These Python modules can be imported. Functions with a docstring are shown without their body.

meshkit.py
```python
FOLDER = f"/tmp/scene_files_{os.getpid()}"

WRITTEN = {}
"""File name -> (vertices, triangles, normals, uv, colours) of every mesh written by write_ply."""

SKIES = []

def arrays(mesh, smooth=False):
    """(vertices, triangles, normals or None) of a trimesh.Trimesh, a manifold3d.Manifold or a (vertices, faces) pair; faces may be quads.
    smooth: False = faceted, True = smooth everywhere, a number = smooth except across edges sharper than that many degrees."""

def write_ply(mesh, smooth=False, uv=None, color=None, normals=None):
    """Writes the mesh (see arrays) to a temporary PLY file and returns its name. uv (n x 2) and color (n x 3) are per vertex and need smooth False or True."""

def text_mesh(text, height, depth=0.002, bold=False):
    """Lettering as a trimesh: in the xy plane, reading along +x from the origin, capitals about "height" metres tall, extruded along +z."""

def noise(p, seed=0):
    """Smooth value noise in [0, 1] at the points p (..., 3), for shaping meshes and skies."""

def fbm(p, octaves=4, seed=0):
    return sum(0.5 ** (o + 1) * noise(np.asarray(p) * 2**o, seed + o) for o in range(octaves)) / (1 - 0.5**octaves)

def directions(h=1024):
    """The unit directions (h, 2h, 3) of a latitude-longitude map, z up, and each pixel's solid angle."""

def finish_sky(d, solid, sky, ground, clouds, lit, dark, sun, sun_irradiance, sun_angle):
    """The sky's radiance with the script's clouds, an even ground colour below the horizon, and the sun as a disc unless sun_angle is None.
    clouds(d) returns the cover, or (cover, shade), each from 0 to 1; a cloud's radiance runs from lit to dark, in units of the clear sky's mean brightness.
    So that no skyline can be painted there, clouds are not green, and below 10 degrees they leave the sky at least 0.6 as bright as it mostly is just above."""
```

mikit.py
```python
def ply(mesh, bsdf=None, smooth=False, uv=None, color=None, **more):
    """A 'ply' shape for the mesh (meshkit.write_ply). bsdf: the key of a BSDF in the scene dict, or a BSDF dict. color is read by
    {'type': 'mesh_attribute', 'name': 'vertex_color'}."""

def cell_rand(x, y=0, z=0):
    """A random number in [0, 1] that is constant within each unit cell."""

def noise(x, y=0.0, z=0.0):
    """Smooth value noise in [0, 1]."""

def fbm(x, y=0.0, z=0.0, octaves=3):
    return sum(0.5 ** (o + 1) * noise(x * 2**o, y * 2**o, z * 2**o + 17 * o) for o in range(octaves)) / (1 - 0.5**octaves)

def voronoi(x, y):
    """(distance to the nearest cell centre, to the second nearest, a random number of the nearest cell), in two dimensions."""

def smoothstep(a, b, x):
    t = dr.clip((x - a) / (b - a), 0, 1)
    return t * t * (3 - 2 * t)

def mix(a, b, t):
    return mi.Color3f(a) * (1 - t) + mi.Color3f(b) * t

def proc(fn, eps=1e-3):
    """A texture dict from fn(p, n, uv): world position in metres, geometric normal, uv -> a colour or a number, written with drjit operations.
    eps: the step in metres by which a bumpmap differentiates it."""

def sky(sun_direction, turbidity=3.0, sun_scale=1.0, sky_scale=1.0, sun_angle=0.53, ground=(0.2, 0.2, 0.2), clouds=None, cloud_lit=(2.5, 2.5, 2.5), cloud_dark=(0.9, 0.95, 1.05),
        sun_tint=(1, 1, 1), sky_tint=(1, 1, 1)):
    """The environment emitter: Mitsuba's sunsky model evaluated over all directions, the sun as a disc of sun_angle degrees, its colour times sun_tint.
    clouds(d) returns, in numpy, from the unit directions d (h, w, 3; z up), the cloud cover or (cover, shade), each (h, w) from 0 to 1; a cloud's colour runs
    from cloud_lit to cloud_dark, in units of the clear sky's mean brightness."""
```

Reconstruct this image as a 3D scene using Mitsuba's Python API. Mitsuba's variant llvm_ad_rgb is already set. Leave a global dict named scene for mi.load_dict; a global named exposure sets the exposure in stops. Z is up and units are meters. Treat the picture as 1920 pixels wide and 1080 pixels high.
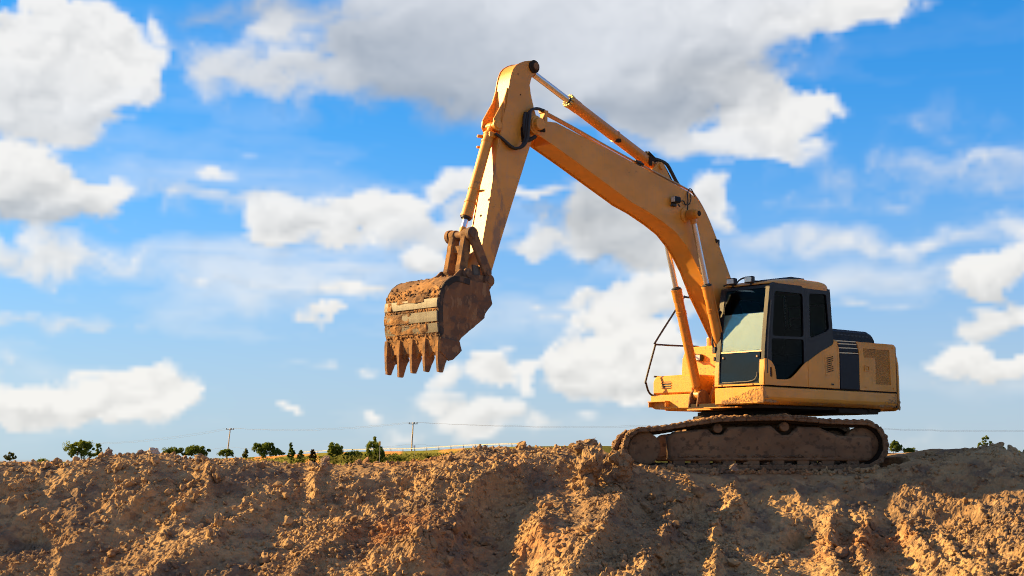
import math, random
import numpy as np, trimesh, drjit as dr
import mitsuba as mi, mikit, meshkit
from mikit import noise, fbm, smoothstep, mix, cell_rand
import shapely
from shapely.geometry import Polygon

T = mi.ScalarTransform4f
scene, labels = {}, {}
rnd = random.Random(7)
rng = np.random.default_rng(7)

# ------------------------------------------------------------------ camera, sky, exposure
exposure = 1.95
H0, YH = 0.1275, 866.0               # eye height above the crawler's ground; horizon in the photograph's rows
CAM = np.array([0.0, 0.0, H0])
PITCH = math.atan((YH - 540) / 2800.0)
scene['camera'] = {'type': 'perspective', 'fov': math.degrees(2 * math.atan(960 / 2800.0)), 'fov_axis': 'x',
                   'near_clip': 0.1, 'far_clip': 30000.0,
                   'to_world': T().look_at(origin=CAM.tolist(), target=[0, math.cos(PITCH), H0 + math.sin(PITCH)], up=[0, 0, 1])}
SUN_AZ, SUN_EL = -73.0, 25.0          # degrees right of +y, above the horizon
ca, ce = math.radians(SUN_AZ), math.radians(SUN_EL)
SUN = [math.sin(ca) * math.cos(ce), math.cos(ca) * math.cos(ce), math.sin(ce)]

# clouds: azimuth, elevation, half width, half height (degrees), amount, shade at top, shade at foot, crispness
BLOBS = [
    (-17.31,15.28,2.86,1.33,1.05,0.1,0.25,0.9), (-18.19,13.49,2.45,1.53,1.05,0.15,0.4,0.8), (-15.26,14.85,1.64,1.27,1.05,0,0.2,0.95), (-19.03,15.52,1.23,0.92,0.7,0.2,0.3,0.9),
    (-16.83,12.81,2.04,0.82,0.7,0.25,0.4,0.6), (-14.73,13.62,1.43,0.72,0.6,0.1,0.25,0.5), (-18.71,12.2,2.04,0.61,0.6,0.35,0.5,0.4), (-18.07,10.11,2.25,1.02,1.15,0.05,0.45,1),
    (-16.34,9.62,1.33,0.72,1,0.1,0.5,1), (-18.03,9.04,2.66,0.61,0.9,0.4,0.75,0.6), (-17.97,7.49,2.66,0.82,0.75,0.2,0.3,0.5), (-16.64,7.15,1.84,0.61,0.6,0.15,0.25,0.5),
    (-17.14,5.17,3.27,0.33,0.55,0.2,0.3,0.3), (-14.28,5.15,1.84,0.2,0.35,0.2,0.3,0.2), (-14.75,8.01,1.23,0.61,0.35,0.2,0.2,0.4), (-11.58,6.51,2.25,0.25,0.55,0.15,0.2,0.3),
    (-16.8,6.07,1.23,0.16,0.3,0.15,0.2,0.3), (-16.47,2.06,2.86,0.65,1.1,0,0.25,1), (-14.6,2.67,1.53,0.74,1.1,0,0.2,1), (-13.06,3.05,1.06,0.61,1.1,0,0.2,1),
    (-18.32,1.56,2.25,0.41,0.8,0.15,0.3,0.7), (-18.93,3.19,0.61,0.82,0.7,0.1,0.2,0.7), (-11.18,14.8,2.04,1.02,0.75,0.35,0.3,0.3), (-8.76,15.99,1.23,0.92,0.7,0.3,0.1,0.5),
    (-8.11,14.43,3.27,0.92,0.85,0.35,0.45,0.3), (-4.19,15.33,3.48,1.74,1,0.65,0.9,0.1), (-1.26,16.17,4.09,2.04,1.2,0.4,0.75,0.1), (3.36,15.94,4.91,2.15,1.4,0.15,0.4,0.1),
    (-10.61,16.79,2.25,0.7,0.45,0.75,0.75,0), (-6.71,17.25,3.27,1.02,0.7,0.75,0.7,0), (-0.63,17.56,6.75,1.23,1.1,0.2,0.35,0), (5.04,17.49,6.75,1.43,1.4,0.12,0.25,0.1),
    (-2.3,13.86,2.25,0.78,0.6,0.95,1,0), (0.84,14.57,3.07,1.02,0.9,0.6,0.75,0.1), (7.09,15.06,3.07,1.74,1.2,0.4,0.95,0.4), (5.83,13.4,3.07,0.98,0.9,0.8,0.85,0.2),
    (3.96,13.03,2.25,0.82,0.6,0.8,0.9,0.1), (9.12,13.6,2.25,1.23,1,0.3,0.35,0.8), (9.91,12.57,1.43,0.92,0.9,0.1,0.2,1), (11.14,13.22,1.23,0.57,0.9,0.05,0.15,1),
    (9.09,11.9,2.25,0.57,0.8,0.15,0.25,0.6), (6.23,12.28,2.45,0.82,0.7,0.3,0.4,0.4), (11.22,16.66,2.66,0.61,1.1,0.1,0.2,0.9), (13.24,16.83,1.53,0.45,1,0.05,0.15,1),
    (13.62,16.32,0.82,0.37,0.6,0.05,0.1,1), (7.74,17.01,5.11,1.23,1.2,0.1,0.3,0.5), (-11.49,10.88,0.86,0.31,0.75,0.05,0.2,0.6), (-12.7,11.6,1.02,0.27,0.45,0.1,0.2,0.6),
    (-15.33,11.18,0.51,0.16,0.4,0.1,0.2,0.6), (-10.5,11.75,0.61,0.2,0.3,0.1,0.2,0.5), (-10.86,9.84,3.48,0.45,0.7,0.25,0.35,0.3), (-7.45,11.24,1.23,0.16,0.35,0.1,0.2,0.4),
    (-8.23,9.21,1.64,0.7,1,0.05,0.35,0.9), (-5.37,9.67,1.64,0.74,1,0.05,0.35,0.9), (-7.2,8.62,1.43,0.51,1,0.1,0.3,0.9), (-4.55,9.07,1.23,0.51,0.9,0.1,0.25,0.8),
    (-3.51,8.67,1.74,0.53,0.8,0.2,0.4,0.4), (-2.7,10.51,1.02,0.41,0.8,0.1,0.2,0.7), (-5.59,10.58,1.23,0.33,0.5,0.15,0.25,0.6), (-1.66,9.5,1.12,0.74,0.65,0.25,0.35,0.3),
    (-3.3,7.65,1.02,0.31,0.9,0.1,0.3,0.8), (0.83,10.11,1.43,0.2,0.7,0.1,0.15,0.5), (1.03,8.28,1.74,0.65,0.95,0.15,0.35,0.6), (3.1,8.98,2.04,1.23,1,0.55,0.8,0.7),
    (4.54,8.25,1.84,0.72,0.9,0.4,0.6,0.6), (2.06,7.66,1.64,0.29,0.6,0.15,0.25,0.4), (7.83,9.92,0.92,0.92,0.9,0.1,0.3,0.8), (8.23,9.41,0.82,0.61,0.7,0.1,0.3,0.7),
    (-6.16,6.5,1.23,0.2,0.8,0.05,0.2,0.8), (-5.95,6.16,1.84,0.2,0.5,0.15,0.2,0.4), (-7.36,5.61,0.78,0.18,1,0.05,0.25,1), (-12.16,5.97,0.41,0.12,0.6,0.1,0.2,0.8),
    (-6.52,3.69,1.84,0.18,0.5,0.1,0.2,0.4), (-5.51,3.56,0.61,0.33,0.6,0.1,0.2,0.7), (-8.71,2.06,0.41,0.12,0.6,0.1,0.2,0.8), (-9.89,1.64,0.33,0.1,0.4,0.1,0.2,0.8),
    (-13.41,1.4,0.33,0.16,0.4,0.1,0.2,0.8), (-0.51,3.57,0.92,0.61,1.1,0,0.15,1), (0.61,3.17,0.51,0.51,1,0,0.15,1), (-2.45,3.16,0.82,0.41,0.7,0.05,0.2,0.8),
    (-1.22,1.94,2.25,0.72,0.8,0.15,0.25,0.6), (-2.65,2.15,0.92,0.51,0.7,0.1,0.2,0.8), (0.82,1.34,1.43,0.51,0.6,0.15,0.25,0.5), (-5.49,1.51,0.31,0.16,0.7,0.05,0.2,0.9),
    (-3.46,0.93,1.84,0.33,0.5,0.15,0.2,0.5), (4.1,5.2,1.33,0.86,1.3,0,0.2,1), (3.27,3.57,1.53,0.92,1.3,0,0.3,1), (5.11,4.17,1.43,1.23,1.25,0.05,0.3,1),
    (5.91,2.95,1.02,0.61,1.1,0.1,0.4,1), (3.88,2.75,2.25,0.29,0.9,0.25,0.55,0.8), (5.75,6.4,1.23,0.78,1.2,0,0.35,1), (3.9,6.22,1.84,0.45,0.8,0.15,0.3,0.7),
    (3.09,6.51,0.41,0.14,0.9,0,0.1,1), (1.03,5.92,1.02,0.14,0.5,0.1,0.2,0.5), (1.23,5.35,1.23,0.16,0.4,0.15,0.25,0.4), (2.45,1.74,0.51,0.2,0.35,0.1,0.2,0.8),
    (11.03,8.33,3.68,0.41,0.42,0.15,0.25,0), (15.91,8.06,4.5,0.53,0.55,0.1,0.25,0.05), (18.38,8.44,1.23,0.51,0.6,0.05,0.2,0.3), (13.78,8.04,2.45,0.29,0.4,0.15,0.2,0.2),
    (15.02,10.57,5.32,1.23,0.45,0.3,0.35,0.05), (17.92,11.09,2.45,0.29,0.5,0.1,0.2,0.2), (13.05,9.86,1.23,0.25,0.25,0.2,0.2,0.4), (9.87,10.27,0.72,0.2,0.35,0.1,0.2,0.6),
    (17.01,12.41,2.86,0.82,0.3,0.3,0.3,0.05), (18.3,6.31,1.12,0.92,1.1,0.1,0.4,0.9), (19.07,7.05,0.82,0.61,1,0.05,0.2,0.9), (18.44,5.04,1.53,0.45,1.05,0.1,0.4,0.9),
    (17.83,3.4,1.53,0.61,1.15,0,0.35,1), (17.28,3.8,0.82,0.41,1,0,0.2,1), (16.73,4.25,0.82,0.16,0.5,0.15,0.25,0.4), (13.72,5.76,3.07,0.2,0.4,0.2,0.25,0.2),
    (15.74,2.75,0.41,0.14,0.5,0.1,0.2,0.7), (14.74,1.1,1.64,0.57,0.45,0.15,0.2,0.2), (18.52,2.04,0.82,0.41,0.4,0.2,0.25,0.3),
]


def clouds(d):
    az = np.degrees(np.arctan2(d[..., 0], d[..., 1]))
    el = np.degrees(np.arcsin(np.clip(d[..., 2], -1, 1)))
    P = np.stack([az * 0.42, el * 0.62, az * 0 + 3.0], -1)
    warp = [(meshkit.fbm(P * 1.3 + 11 * k, 4, 40 + k) - 0.5) for k in (0, 1)]
    n = meshkit.fbm(P * 1.5 + np.stack([warp[0], warp[1], az * 0], -1) * 1.4, 6, 3)
    sh = np.array([-0.30, 0.42, 0.0])
    n2 = meshkit.fbm((P + sh * 0.55) * 1.5 + np.stack([warp[0], warp[1], az * 0], -1) * 1.4, 5, 3)
    # blobs
    x, y = az + warp[0] * 2.4, el + warp[1] * 1.5
    dens, shade, wsum, hard = 0 * az, 0 * az, 0 * az + 1e-6, 0 * az
    front = (np.abs(az) < 40) & (el < 40)
    xs, ys = x[front], y[front]
    D, S, W, H = (np.zeros(xs.shape) for _ in range(4))
    for cx, cy, rx, ry, a, st, sb, h in BLOBS:
        q = ((xs - cx) / rx) ** 2 + ((ys - cy) / ry) ** 2
        g = a * np.exp(-q * 0.75)
        D = np.maximum(D, g) + 0.25 * np.minimum(D, g)
        w = g ** 3 + 1e-9
        t = np.clip((ys - cy) / ry * 0.5 + 0.5, 0, 1)
        S += w * (st * t + sb * (1 - t)); W += w; H += w * h
    dens[front], shade[front], hard[front] = D, S / (W + 1e-9), H / (W + 1e-9)
    # the rest of the sky: broken cumulus of the same kind
    far = np.clip((np.maximum(np.abs(az), el * 1.1) - 21) / 6, 0, 1)
    Q = np.stack([d[..., 0] * 5, d[..., 1] * 5, d[..., 2] * 9], -1)
    m = meshkit.fbm(Q, 5, 77)
    dens = dens * (1 - far) + far * np.clip((m - 0.43) * 3.4, 0, 1.15)
    shade = shade * (1 - far) + far * 0.3
    hard = hard * (1 - far) + far * 0.6
    f = dens + (n - 0.5) * (1.5 + 0.8 * hard) * np.clip(dens * 2.5, 0, 1)
    hard = hard * 0.85
    lo, hi = 0.33 - 0.24 * (1 - hard), 0.52 + 0.50 * (1 - hard)
    c = np.clip((f - lo) / (hi - lo), 0, 1)
    c = c * c * (3 - 2 * c) * (0.96 - 0.16 * (1 - hard))
    # thin streaks between the heaps
    R = np.stack([az * 0.10 + warp[0] * 0.5, el * 0.75 + warp[1] * 0.8, az * 0 + 9.0], -1)
    wisp = np.clip((meshkit.fbm(R, 5, 21) - 0.50) * 3.2, 0, 1) * (0.55 + 0.45 * n) * np.exp(-((el - 7) / 6.0) ** 2) * 0.75
    c0 = c; c = 1 - (1 - c) * (1 - wisp)
    shade = np.where(c0 > 0.02, shade, 0.12)
    relief = (n2 - n) * 2.0
    shade = np.clip(shade - 0.08 + relief * (0.18 + 0.42 * hard), 0, 1)
    # thin veil of bright air towards the horizon
    veil = 0.66 * np.exp(-(np.clip(el, 0, 90) / 8.0) ** 2)
    cover = 1 - (1 - c) * (1 - veil)
    shade = (shade * c + 0.40 * (1 - c) * veil) / np.maximum(c + (1 - c) * veil, 1e-6)
    return cover, shade

scene['sky_light'] = mikit.sky(SUN, turbidity=3.0, clouds=clouds, sun_scale=3.1, sky_scale=1.0, sun_angle=0.6,
                               cloud_lit=(3.05, 2.98, 2.84), cloud_dark=(1.02, 1.07, 1.09), sun_tint=(1.0, 0.86, 0.53), sky_tint=(0.17, 0.95, 1.70),
                               ground=(0.22, 0.15, 0.09))

# ------------------------------------------------------------------ helpers
import manifold3d as m3
TH = math.radians(43.0)
FW = np.array([-math.cos(TH), -math.sin(TH), 0.0])      # machine forward
LF = np.array([math.sin(TH), -math.cos(TH), 0.0])       # machine left
ORG = np.array([3.986, 25.809, 0.0])                    # swing centre on the ground
ROT = np.stack([FW, LF, [0, 0, 1.0]], 1)

def world(m):
    m = m.copy(); m.vertices = np.asarray(m.vertices) @ ROT.T + ORG
    return m

def wpt(u, v, w):
    return ORG + u * FW + v * LF + np.array([0, 0, w])

def tm(v, f):
    m = trimesh.Trimesh(np.asarray(v, float), np.asarray(f, int), process=False)
    if m.volume < 0: m.invert()
    return m

def from_m3(M):
    k = M.to_mesh()
    return trimesh.Trimesh(np.array(k.vert_properties[:, :3], float), np.array(k.tri_verts, int), process=False)

AX = {'uw': (0, 2, 1), 'vw': (1, 2, 0), 'uv': (0, 1, 2)}

def lift(p2, a, plane):
    i, j, k = AX[plane]
    out = np.zeros((len(p2), 3)); out[:, i] = p2[:, 0]; out[:, j] = p2[:, 1]; out[:, k] = a
    return out

def inset(poly, b):
    p = np.asarray(poly, float); n = len(p)
    e = np.roll(p, -1, 0) - p; e /= np.linalg.norm(e, axis=1, keepdims=True) + 1e-12
    nr = np.stack([-e[:, 1], e[:, 0]], 1); pr = np.roll(nr, 1, 0)
    s = nr + pr; s /= np.maximum((s * nr).sum(1, keepdims=True), 0.35)
    return p + s * b

def prism(poly, a0, a1, plane='uw', bevel=0.0):
    p = np.asarray(poly, float)
    if 0.5 * np.sum(p[:, 0] * np.roll(p[:, 1], -1) - p[:, 1] * np.roll(p[:, 0], -1)) < 0: p = p[::-1]
    n = len(p)
    rings = [(p, a0), (p, a1)] if bevel <= 0 else [(inset(p, bevel), a0), (p, a0 + bevel), (p, a1 - bevel), (inset(p, bevel), a1)]
    V = np.vstack([lift(q, a, plane) for q, a in rings]); F = []
    for r in range(len(rings) - 1):
        for i in range(n):
            a, b = r * n + i, r * n + (i + 1) % n
            F += [[a, b, b + n], [a, b + n, a + n]]
    cap = np.array(m3.triangulate([p.astype(float)]))
    F = np.vstack([np.array(F), cap[:, ::-1], cap + (len(rings) - 1) * n])
    return tm(V, F)

def plate(outer, holes, a0, a1, plane='uw'):
    M = m3.CrossSection([np.asarray(outer, float)], m3.FillRule.EvenOdd)
    for h in holes: M = M - m3.CrossSection([np.asarray(h, float)], m3.FillRule.EvenOdd)
    k = M.extrude(a1 - a0).to_mesh()
    q = np.array(k.vert_properties[:, :3], float)
    return tm(lift(q[:, :2], q[:, 2] + a0, plane), np.array(k.tri_verts))

def rbox(a0, a1, b0, b1, c0, c1, b=0.01):
    P = []
    for x, sx in ((a0, 1), (a1, -1)):
        for y, sy in ((b0, 1), (b1, -1)):
            for z, sz in ((c0, 1), (c1, -1)):
                P += [[x, y + sy * b, z + sz * b], [x + sx * b, y, z + sz * b], [x + sx * b, y + sy * b, z]]
    return from_m3(m3.Manifold.hull_points(np.array(P, float)))

def frame_of(d):
    d = np.asarray(d, float) / np.linalg.norm(d)
    a = np.cross(d, [0, 0, 1.0] if abs(d[2]) < 0.9 else [0, 1.0, 0]); a /= np.linalg.norm(a)
    return d, a, np.cross(d, a)

def lathe(p0, d, prof, n=28):
    d, a, b = frame_of(d); ang = np.arange(n) * 2 * np.pi / n
    ring = np.cos(ang)[:, None] * a + np.sin(ang)[:, None] * b
    prof = [(prof[0][0], 1e-5)] + list(prof) + [(prof[-1][0], 1e-5)]
    V = np.vstack([np.asarray(p0) + d * t + ring * r for t, r in prof]); F = []
    for k in range(len(prof) - 1):
        for i in range(n):
            x, y = k * n + i, k * n + (i + 1) % n
            F += [[x, y, y + n], [x, y + n, x + n]]
    return tm(V, F)

def rod(p0, p1, r, n=20, c=0.006):
    p0, p1 = np.asarray(p0, float), np.asarray(p1, float); L = np.linalg.norm(p1 - p0)
    c = min(c, r * 0.4, L * 0.3)
    return lathe(p0, p1 - p0, [(0, r - c), (c, r), (L - c, r), (L, r - c)], n)

def spline(pts, k=8):
    p = np.asarray(pts, float); q = np.vstack([2 * p[0] - p[1], p, 2 * p[-1] - p[-2]]); out = []
    for i in range(1, len(q) - 2):
        for t in np.linspace(0, 1, k, endpoint=False):
            a, b, c, d = q[i - 1], q[i], q[i + 1], q[i + 2]
            out.append(0.5 * (2 * b + (c - a) * t + (2 * a - 5 * b + 4 * c - d) * t * t + (3 * b - a - 3 * c + d) * t ** 3))
    return np.vstack([out, p[-1]])

def tube(pts, r, n=10, k=8, straight=False):
    p = np.asarray(pts, float) if straight else spline(pts, k)
    t = np.gradient(p, axis=0); t /= np.linalg.norm(t, axis=1, keepdims=True) + 1e-12
    a = frame_of(t[0])[1]; V = []
    ang = np.arange(n) * 2 * np.pi / n
    for i in range(len(p)):
        a = a - t[i] * (a @ t[i]); a /= np.linalg.norm(a)
        V.append(p[i] + r * (np.cos(ang)[:, None] * a + np.sin(ang)[:, None] * np.cross(t[i], a)))
    V = np.vstack(V + [p[:1], p[-1:]]); F = []; m = len(p)
    for i in range(m - 1):
        for j in range(n):
            x, y = i * n + j, i * n + (j + 1) % n
            F += [[x, y, y + n], [x, y + n, x + n]]
    for j in range(n):
        F += [[m * n, (j + 1) % n, j], [m * n + 1, (m - 1) * n + j, (m - 1) * n + (j + 1) % n]]
    return tm(V, F)

def join(*ms):
    flat = []
    for m in ms: flat += list(m) if isinstance(m, (list, tuple)) else [m]
    return trimesh.util.concatenate(flat)

def round_poly(poly, r, k=4):
    g = Polygon(poly).buffer(-r).buffer(r, quad_segs=k)
    return np.array(g.exterior.coords)[:-1]

def roughen(m, size, amp, freq, seed=0, octv=4, bias=0.5):
    m = trimesh.Trimesh(m.vertices, m.faces, process=True)
    v, f = trimesh.remesh.subdivide_to_size(m.vertices, m.faces, size, max_iter=12)
    m = trimesh.Trimesh(v, f, process=True)
    n = np.array(m.vertex_normals); h = meshkit.fbm(np.array(m.vertices) * freq, octv, seed) - bias
    m.vertices = m.vertices + n * (h * amp)[:, None]
    return m

def lump(seed, size=1.0, sub=2, flat=1.0, rough=0.5):
    m = trimesh.creation.icosphere(sub); v = np.array(m.vertices)
    v = v / (np.abs(v) ** 3).sum(1, keepdims=True) ** (1 / 3) * 0.9
    r = 1 + rough * (meshkit.fbm(v * 1.3 + seed * 7.31, 3, seed % 97) - 0.5) * 1.7
    v = v * r[:, None] * np.array([1, 1, flat]) * size
    return trimesh.Trimesh(v, m.faces, process=False)

def chunk(seed, size=1.0, flat=0.8):
    """an angular broken clod"""
    q = np.random.default_rng(seed); p = q.normal(size=(15, 3)); p /= np.linalg.norm(p, axis=1, keepdims=True); p *= q.uniform(0.72, 1.12, (15, 1)) * np.array([1.0, 0.82, flat])
    h = trimesh.convex.convex_hull(p); return trimesh.Trimesh(np.array(h.vertices) * size, h.faces, process=False)

def put(key, mesh, bsdf, smooth=30, local=True, label=None, kind=None):
    base, k = key, 0
    while key in scene:
        k += 1; key = '%s_%03d' % (base, k)
    scene[key] = mikit.ply(world(mesh) if local else mesh, bsdf, smooth=smooth)
    if label: labels.setdefault(key, {})['label'] = label
    if kind: labels.setdefault(key, {})['kind'] = kind
    return key

def copy(key, base, mat, bsdf=None):
    """another entry with the same mesh, moved"""
    k = base; i = 0
    while k in scene:
        i += 1; k = '%s_%03d' % (base, i)
    scene[k] = {**scene[key], 'to_world': mat}
    if bsdf: scene[k]['bsdf'] = {'type': 'ref', 'id': bsdf}
    return k

# ------------------------------------------------------------------ materials
def rgbv(c): return {'type': 'rgb', 'value': list(c)}

def principled(color, rough=0.6, metallic=0.0, spec=0.5, **k):
    c = color if isinstance(color, dict) else rgbv(color)
    r = rough if isinstance(rough, dict) else float(rough)
    return {'type': 'twosided', 'b': {'type': 'principled', 'base_color': c, 'roughness': r, 'metallic': float(metallic), 'specular': float(spec), **k}}

DUST = (0.34, 0.21, 0.11)
def paint_fn(base, spots=0.5):
    hi, lo = tuple(1.06 * x for x in base), tuple(0.90 * x for x in base)
    def fn(p, n, uv):
        g = fbm(p.x * 1.7, p.y * 1.7, p.z * 2.3 + 5, octaves=4)
        c = mix(hi, lo, smoothstep(0.35, 0.65, g))
        d = fbm(p.x * 6 + 3, p.y * 6, p.z * 9, octaves=4)
        c = mix(c, DUST, 0.18 * smoothstep(0.56, 0.78, d))
        s = noise(p.x * 26, p.y * 26, p.z * 26) * 0.6 + noise(p.x * 61, p.y * 61, p.z * 61) * 0.4
        m = smoothstep(0.50, 0.62, fbm(p.x * 1.1 + 9, p.y * 1.1, p.z * 1.1 + 2, octaves=3))
        c = mix(c, (0.16, 0.075, 0.03), spots * smoothstep(0.66, 0.76, s) * m)
        st = noise(p.x * 45, p.y * 45, p.z * 1.6)
        return mix(c, DUST, 0.14 * smoothstep(0.60, 0.85, st))
    return fn
YEL = (0.61, 0.245, 0.026)
scene['m_paint'] = principled(mikit.proc(paint_fn(YEL, 0.8)), mikit.proc(lambda p, n, uv: 0.34 + 0.3 * fbm(p.x * 5, p.y * 5, p.z * 5, octaves=3)), spec=0.45)
scene['m_cream'] = principled((0.62, 0.50, 0.30), 0.5)

def mud_fn(a, b, c, s):
    def fn(p, n, uv):
        g = fbm(p.x * 3.1 * s, p.y * 3.1 * s, p.z * 3.1 * s, octaves=4)
        q = fbm(p.x * 14 * s + 4, p.y * 14 * s, p.z * 14 * s, octaves=3)
        col = mix(a, b, smoothstep(0.32, 0.68, g))
        return mix(col, c, smoothstep(0.52, 0.75, q) * 0.8)
    return fn
scene['m_mud'] = principled(mikit.proc(mud_fn((0.26, 0.145, 0.07), (0.36, 0.20, 0.085), (0.15, 0.09, 0.055), 1.0)), 0.95, spec=0.15)
scene['m_track'] = principled(mikit.proc(mud_fn((0.130, 0.080, 0.046), (0.190, 0.115, 0.062), (0.065, 0.043, 0.028), 1.0)), 0.9, spec=0.2)
def caked_fn(a, b, c, d):
    def fn(p, n, uv):
        wz = fbm(p.x * 3, p.y * 3, p.z * 3 + 2, octaves=3)
        g = fbm(p.x * 9 + wz * 3, p.y * 9, p.z * 1.6, octaves=4)
        q = fbm(p.x * 5 + 8, p.y * 5 + wz * 4, p.z * 5, octaves=5)
        col = mix(a, b, smoothstep(0.34, 0.66, g)); col = mix(col, c, 0.85 * smoothstep(0.50, 0.60, q))
        return mix(col, d, 0.7 * smoothstep(0.60, 0.70, fbm(p.x * 16, p.y * 16, p.z * 6 + 4, octaves=3)))
    return fn
scene['m_rust'] = principled(mikit.proc(caked_fn((0.165, 0.082, 0.042), (0.22, 0.115, 0.055), (0.10, 0.062, 0.042), (0.26, 0.15, 0.075))), 0.8, spec=0.25)
scene['m_rim'] = principled(mikit.proc(caked_fn((0.035, 0.028, 0.024), (0.06, 0.042, 0.03), (0.02, 0.018, 0.016), (0.14, 0.08, 0.045))), 0.7, spec=0.25)
scene['m_arm_paint'] = principled(mikit.proc(lambda p, n, uv: mix(paint_fn(YEL, 0.8)(p, n, uv), (0.20, 0.105, 0.05), 0.8 * smoothstep(0.50, 0.62, fbm(p.x * 5, p.y * 5, p.z * 1.8, octaves=5) + 0.10 * dr.clip(3.6 - p.z, -3, 1)))), 0.45, spec=0.45)
scene['m_bucket_mud'] = principled(mikit.proc(caked_fn((0.215, 0.115, 0.052), (0.29, 0.155, 0.066), (0.135, 0.082, 0.05), (0.09, 0.058, 0.04))), 0.95, spec=0.12)
scene['m_wear'] = principled(mikit.proc(lambda p, n, uv: mix((0.105, 0.092, 0.072), (0.072, 0.056, 0.042), smoothstep(0.4, 0.7, noise(p.x * 40, p.y * 40, p.z * 2.5) * 0.6 + 0.4 * fbm(p.x * 5, p.y * 5, p.z * 5)))), 0.6, metallic=0.0)
scene['m_dark'] = principled(mikit.proc(lambda p, n, uv: mix((0.012, 0.0115, 0.0145), (0.030, 0.025, 0.023), smoothstep(0.5, 0.8, fbm(p.x * 4, p.y * 4, p.z * 4, octaves=4)) * 0.6)), 0.45, spec=0.22)
scene['m_navy'] = principled((0.006, 0.008, 0.015), 0.5, spec=0.15)
scene['m_dark_glass'] = principled((0.006, 0.009, 0.010), 0.06, spec=0.35)
scene['m_black'] = principled((0.018, 0.018, 0.019), 0.55, spec=0.4)
scene['m_under'] = principled((0.03, 0.022, 0.016), 0.9, spec=0.2)
scene['m_chrome'] = {'type': 'twosided', 'b': {'type': 'roughconductor', 'material': 'Cr', 'alpha': 0.12, 'distribution': 'ggx'}}
scene['m_pipe'] = principled((0.40, 0.27, 0.16), 0.35, metallic=0.5)
scene['m_cyl'] = principled(mikit.proc(paint_fn((0.52, 0.19, 0.028), 0.5)), 0.36, spec=0.5)
scene['m_glass'] = {'type': 'thindielectric', 'int_ior': 1.5}
scene['m_glass_tint'] = {'type': 'thindielectric', 'int_ior': 1.5, 'specular_transmittance': rgbv((0.10, 0.34, 0.24))}
scene['m_glass_dark'] = {'type': 'thindielectric', 'int_ior': 1.5, 'specular_transmittance': rgbv((0.08, 0.095, 0.09)), 'specular_reflectance': rgbv((0.05, 0.06, 0.065))}
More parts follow.
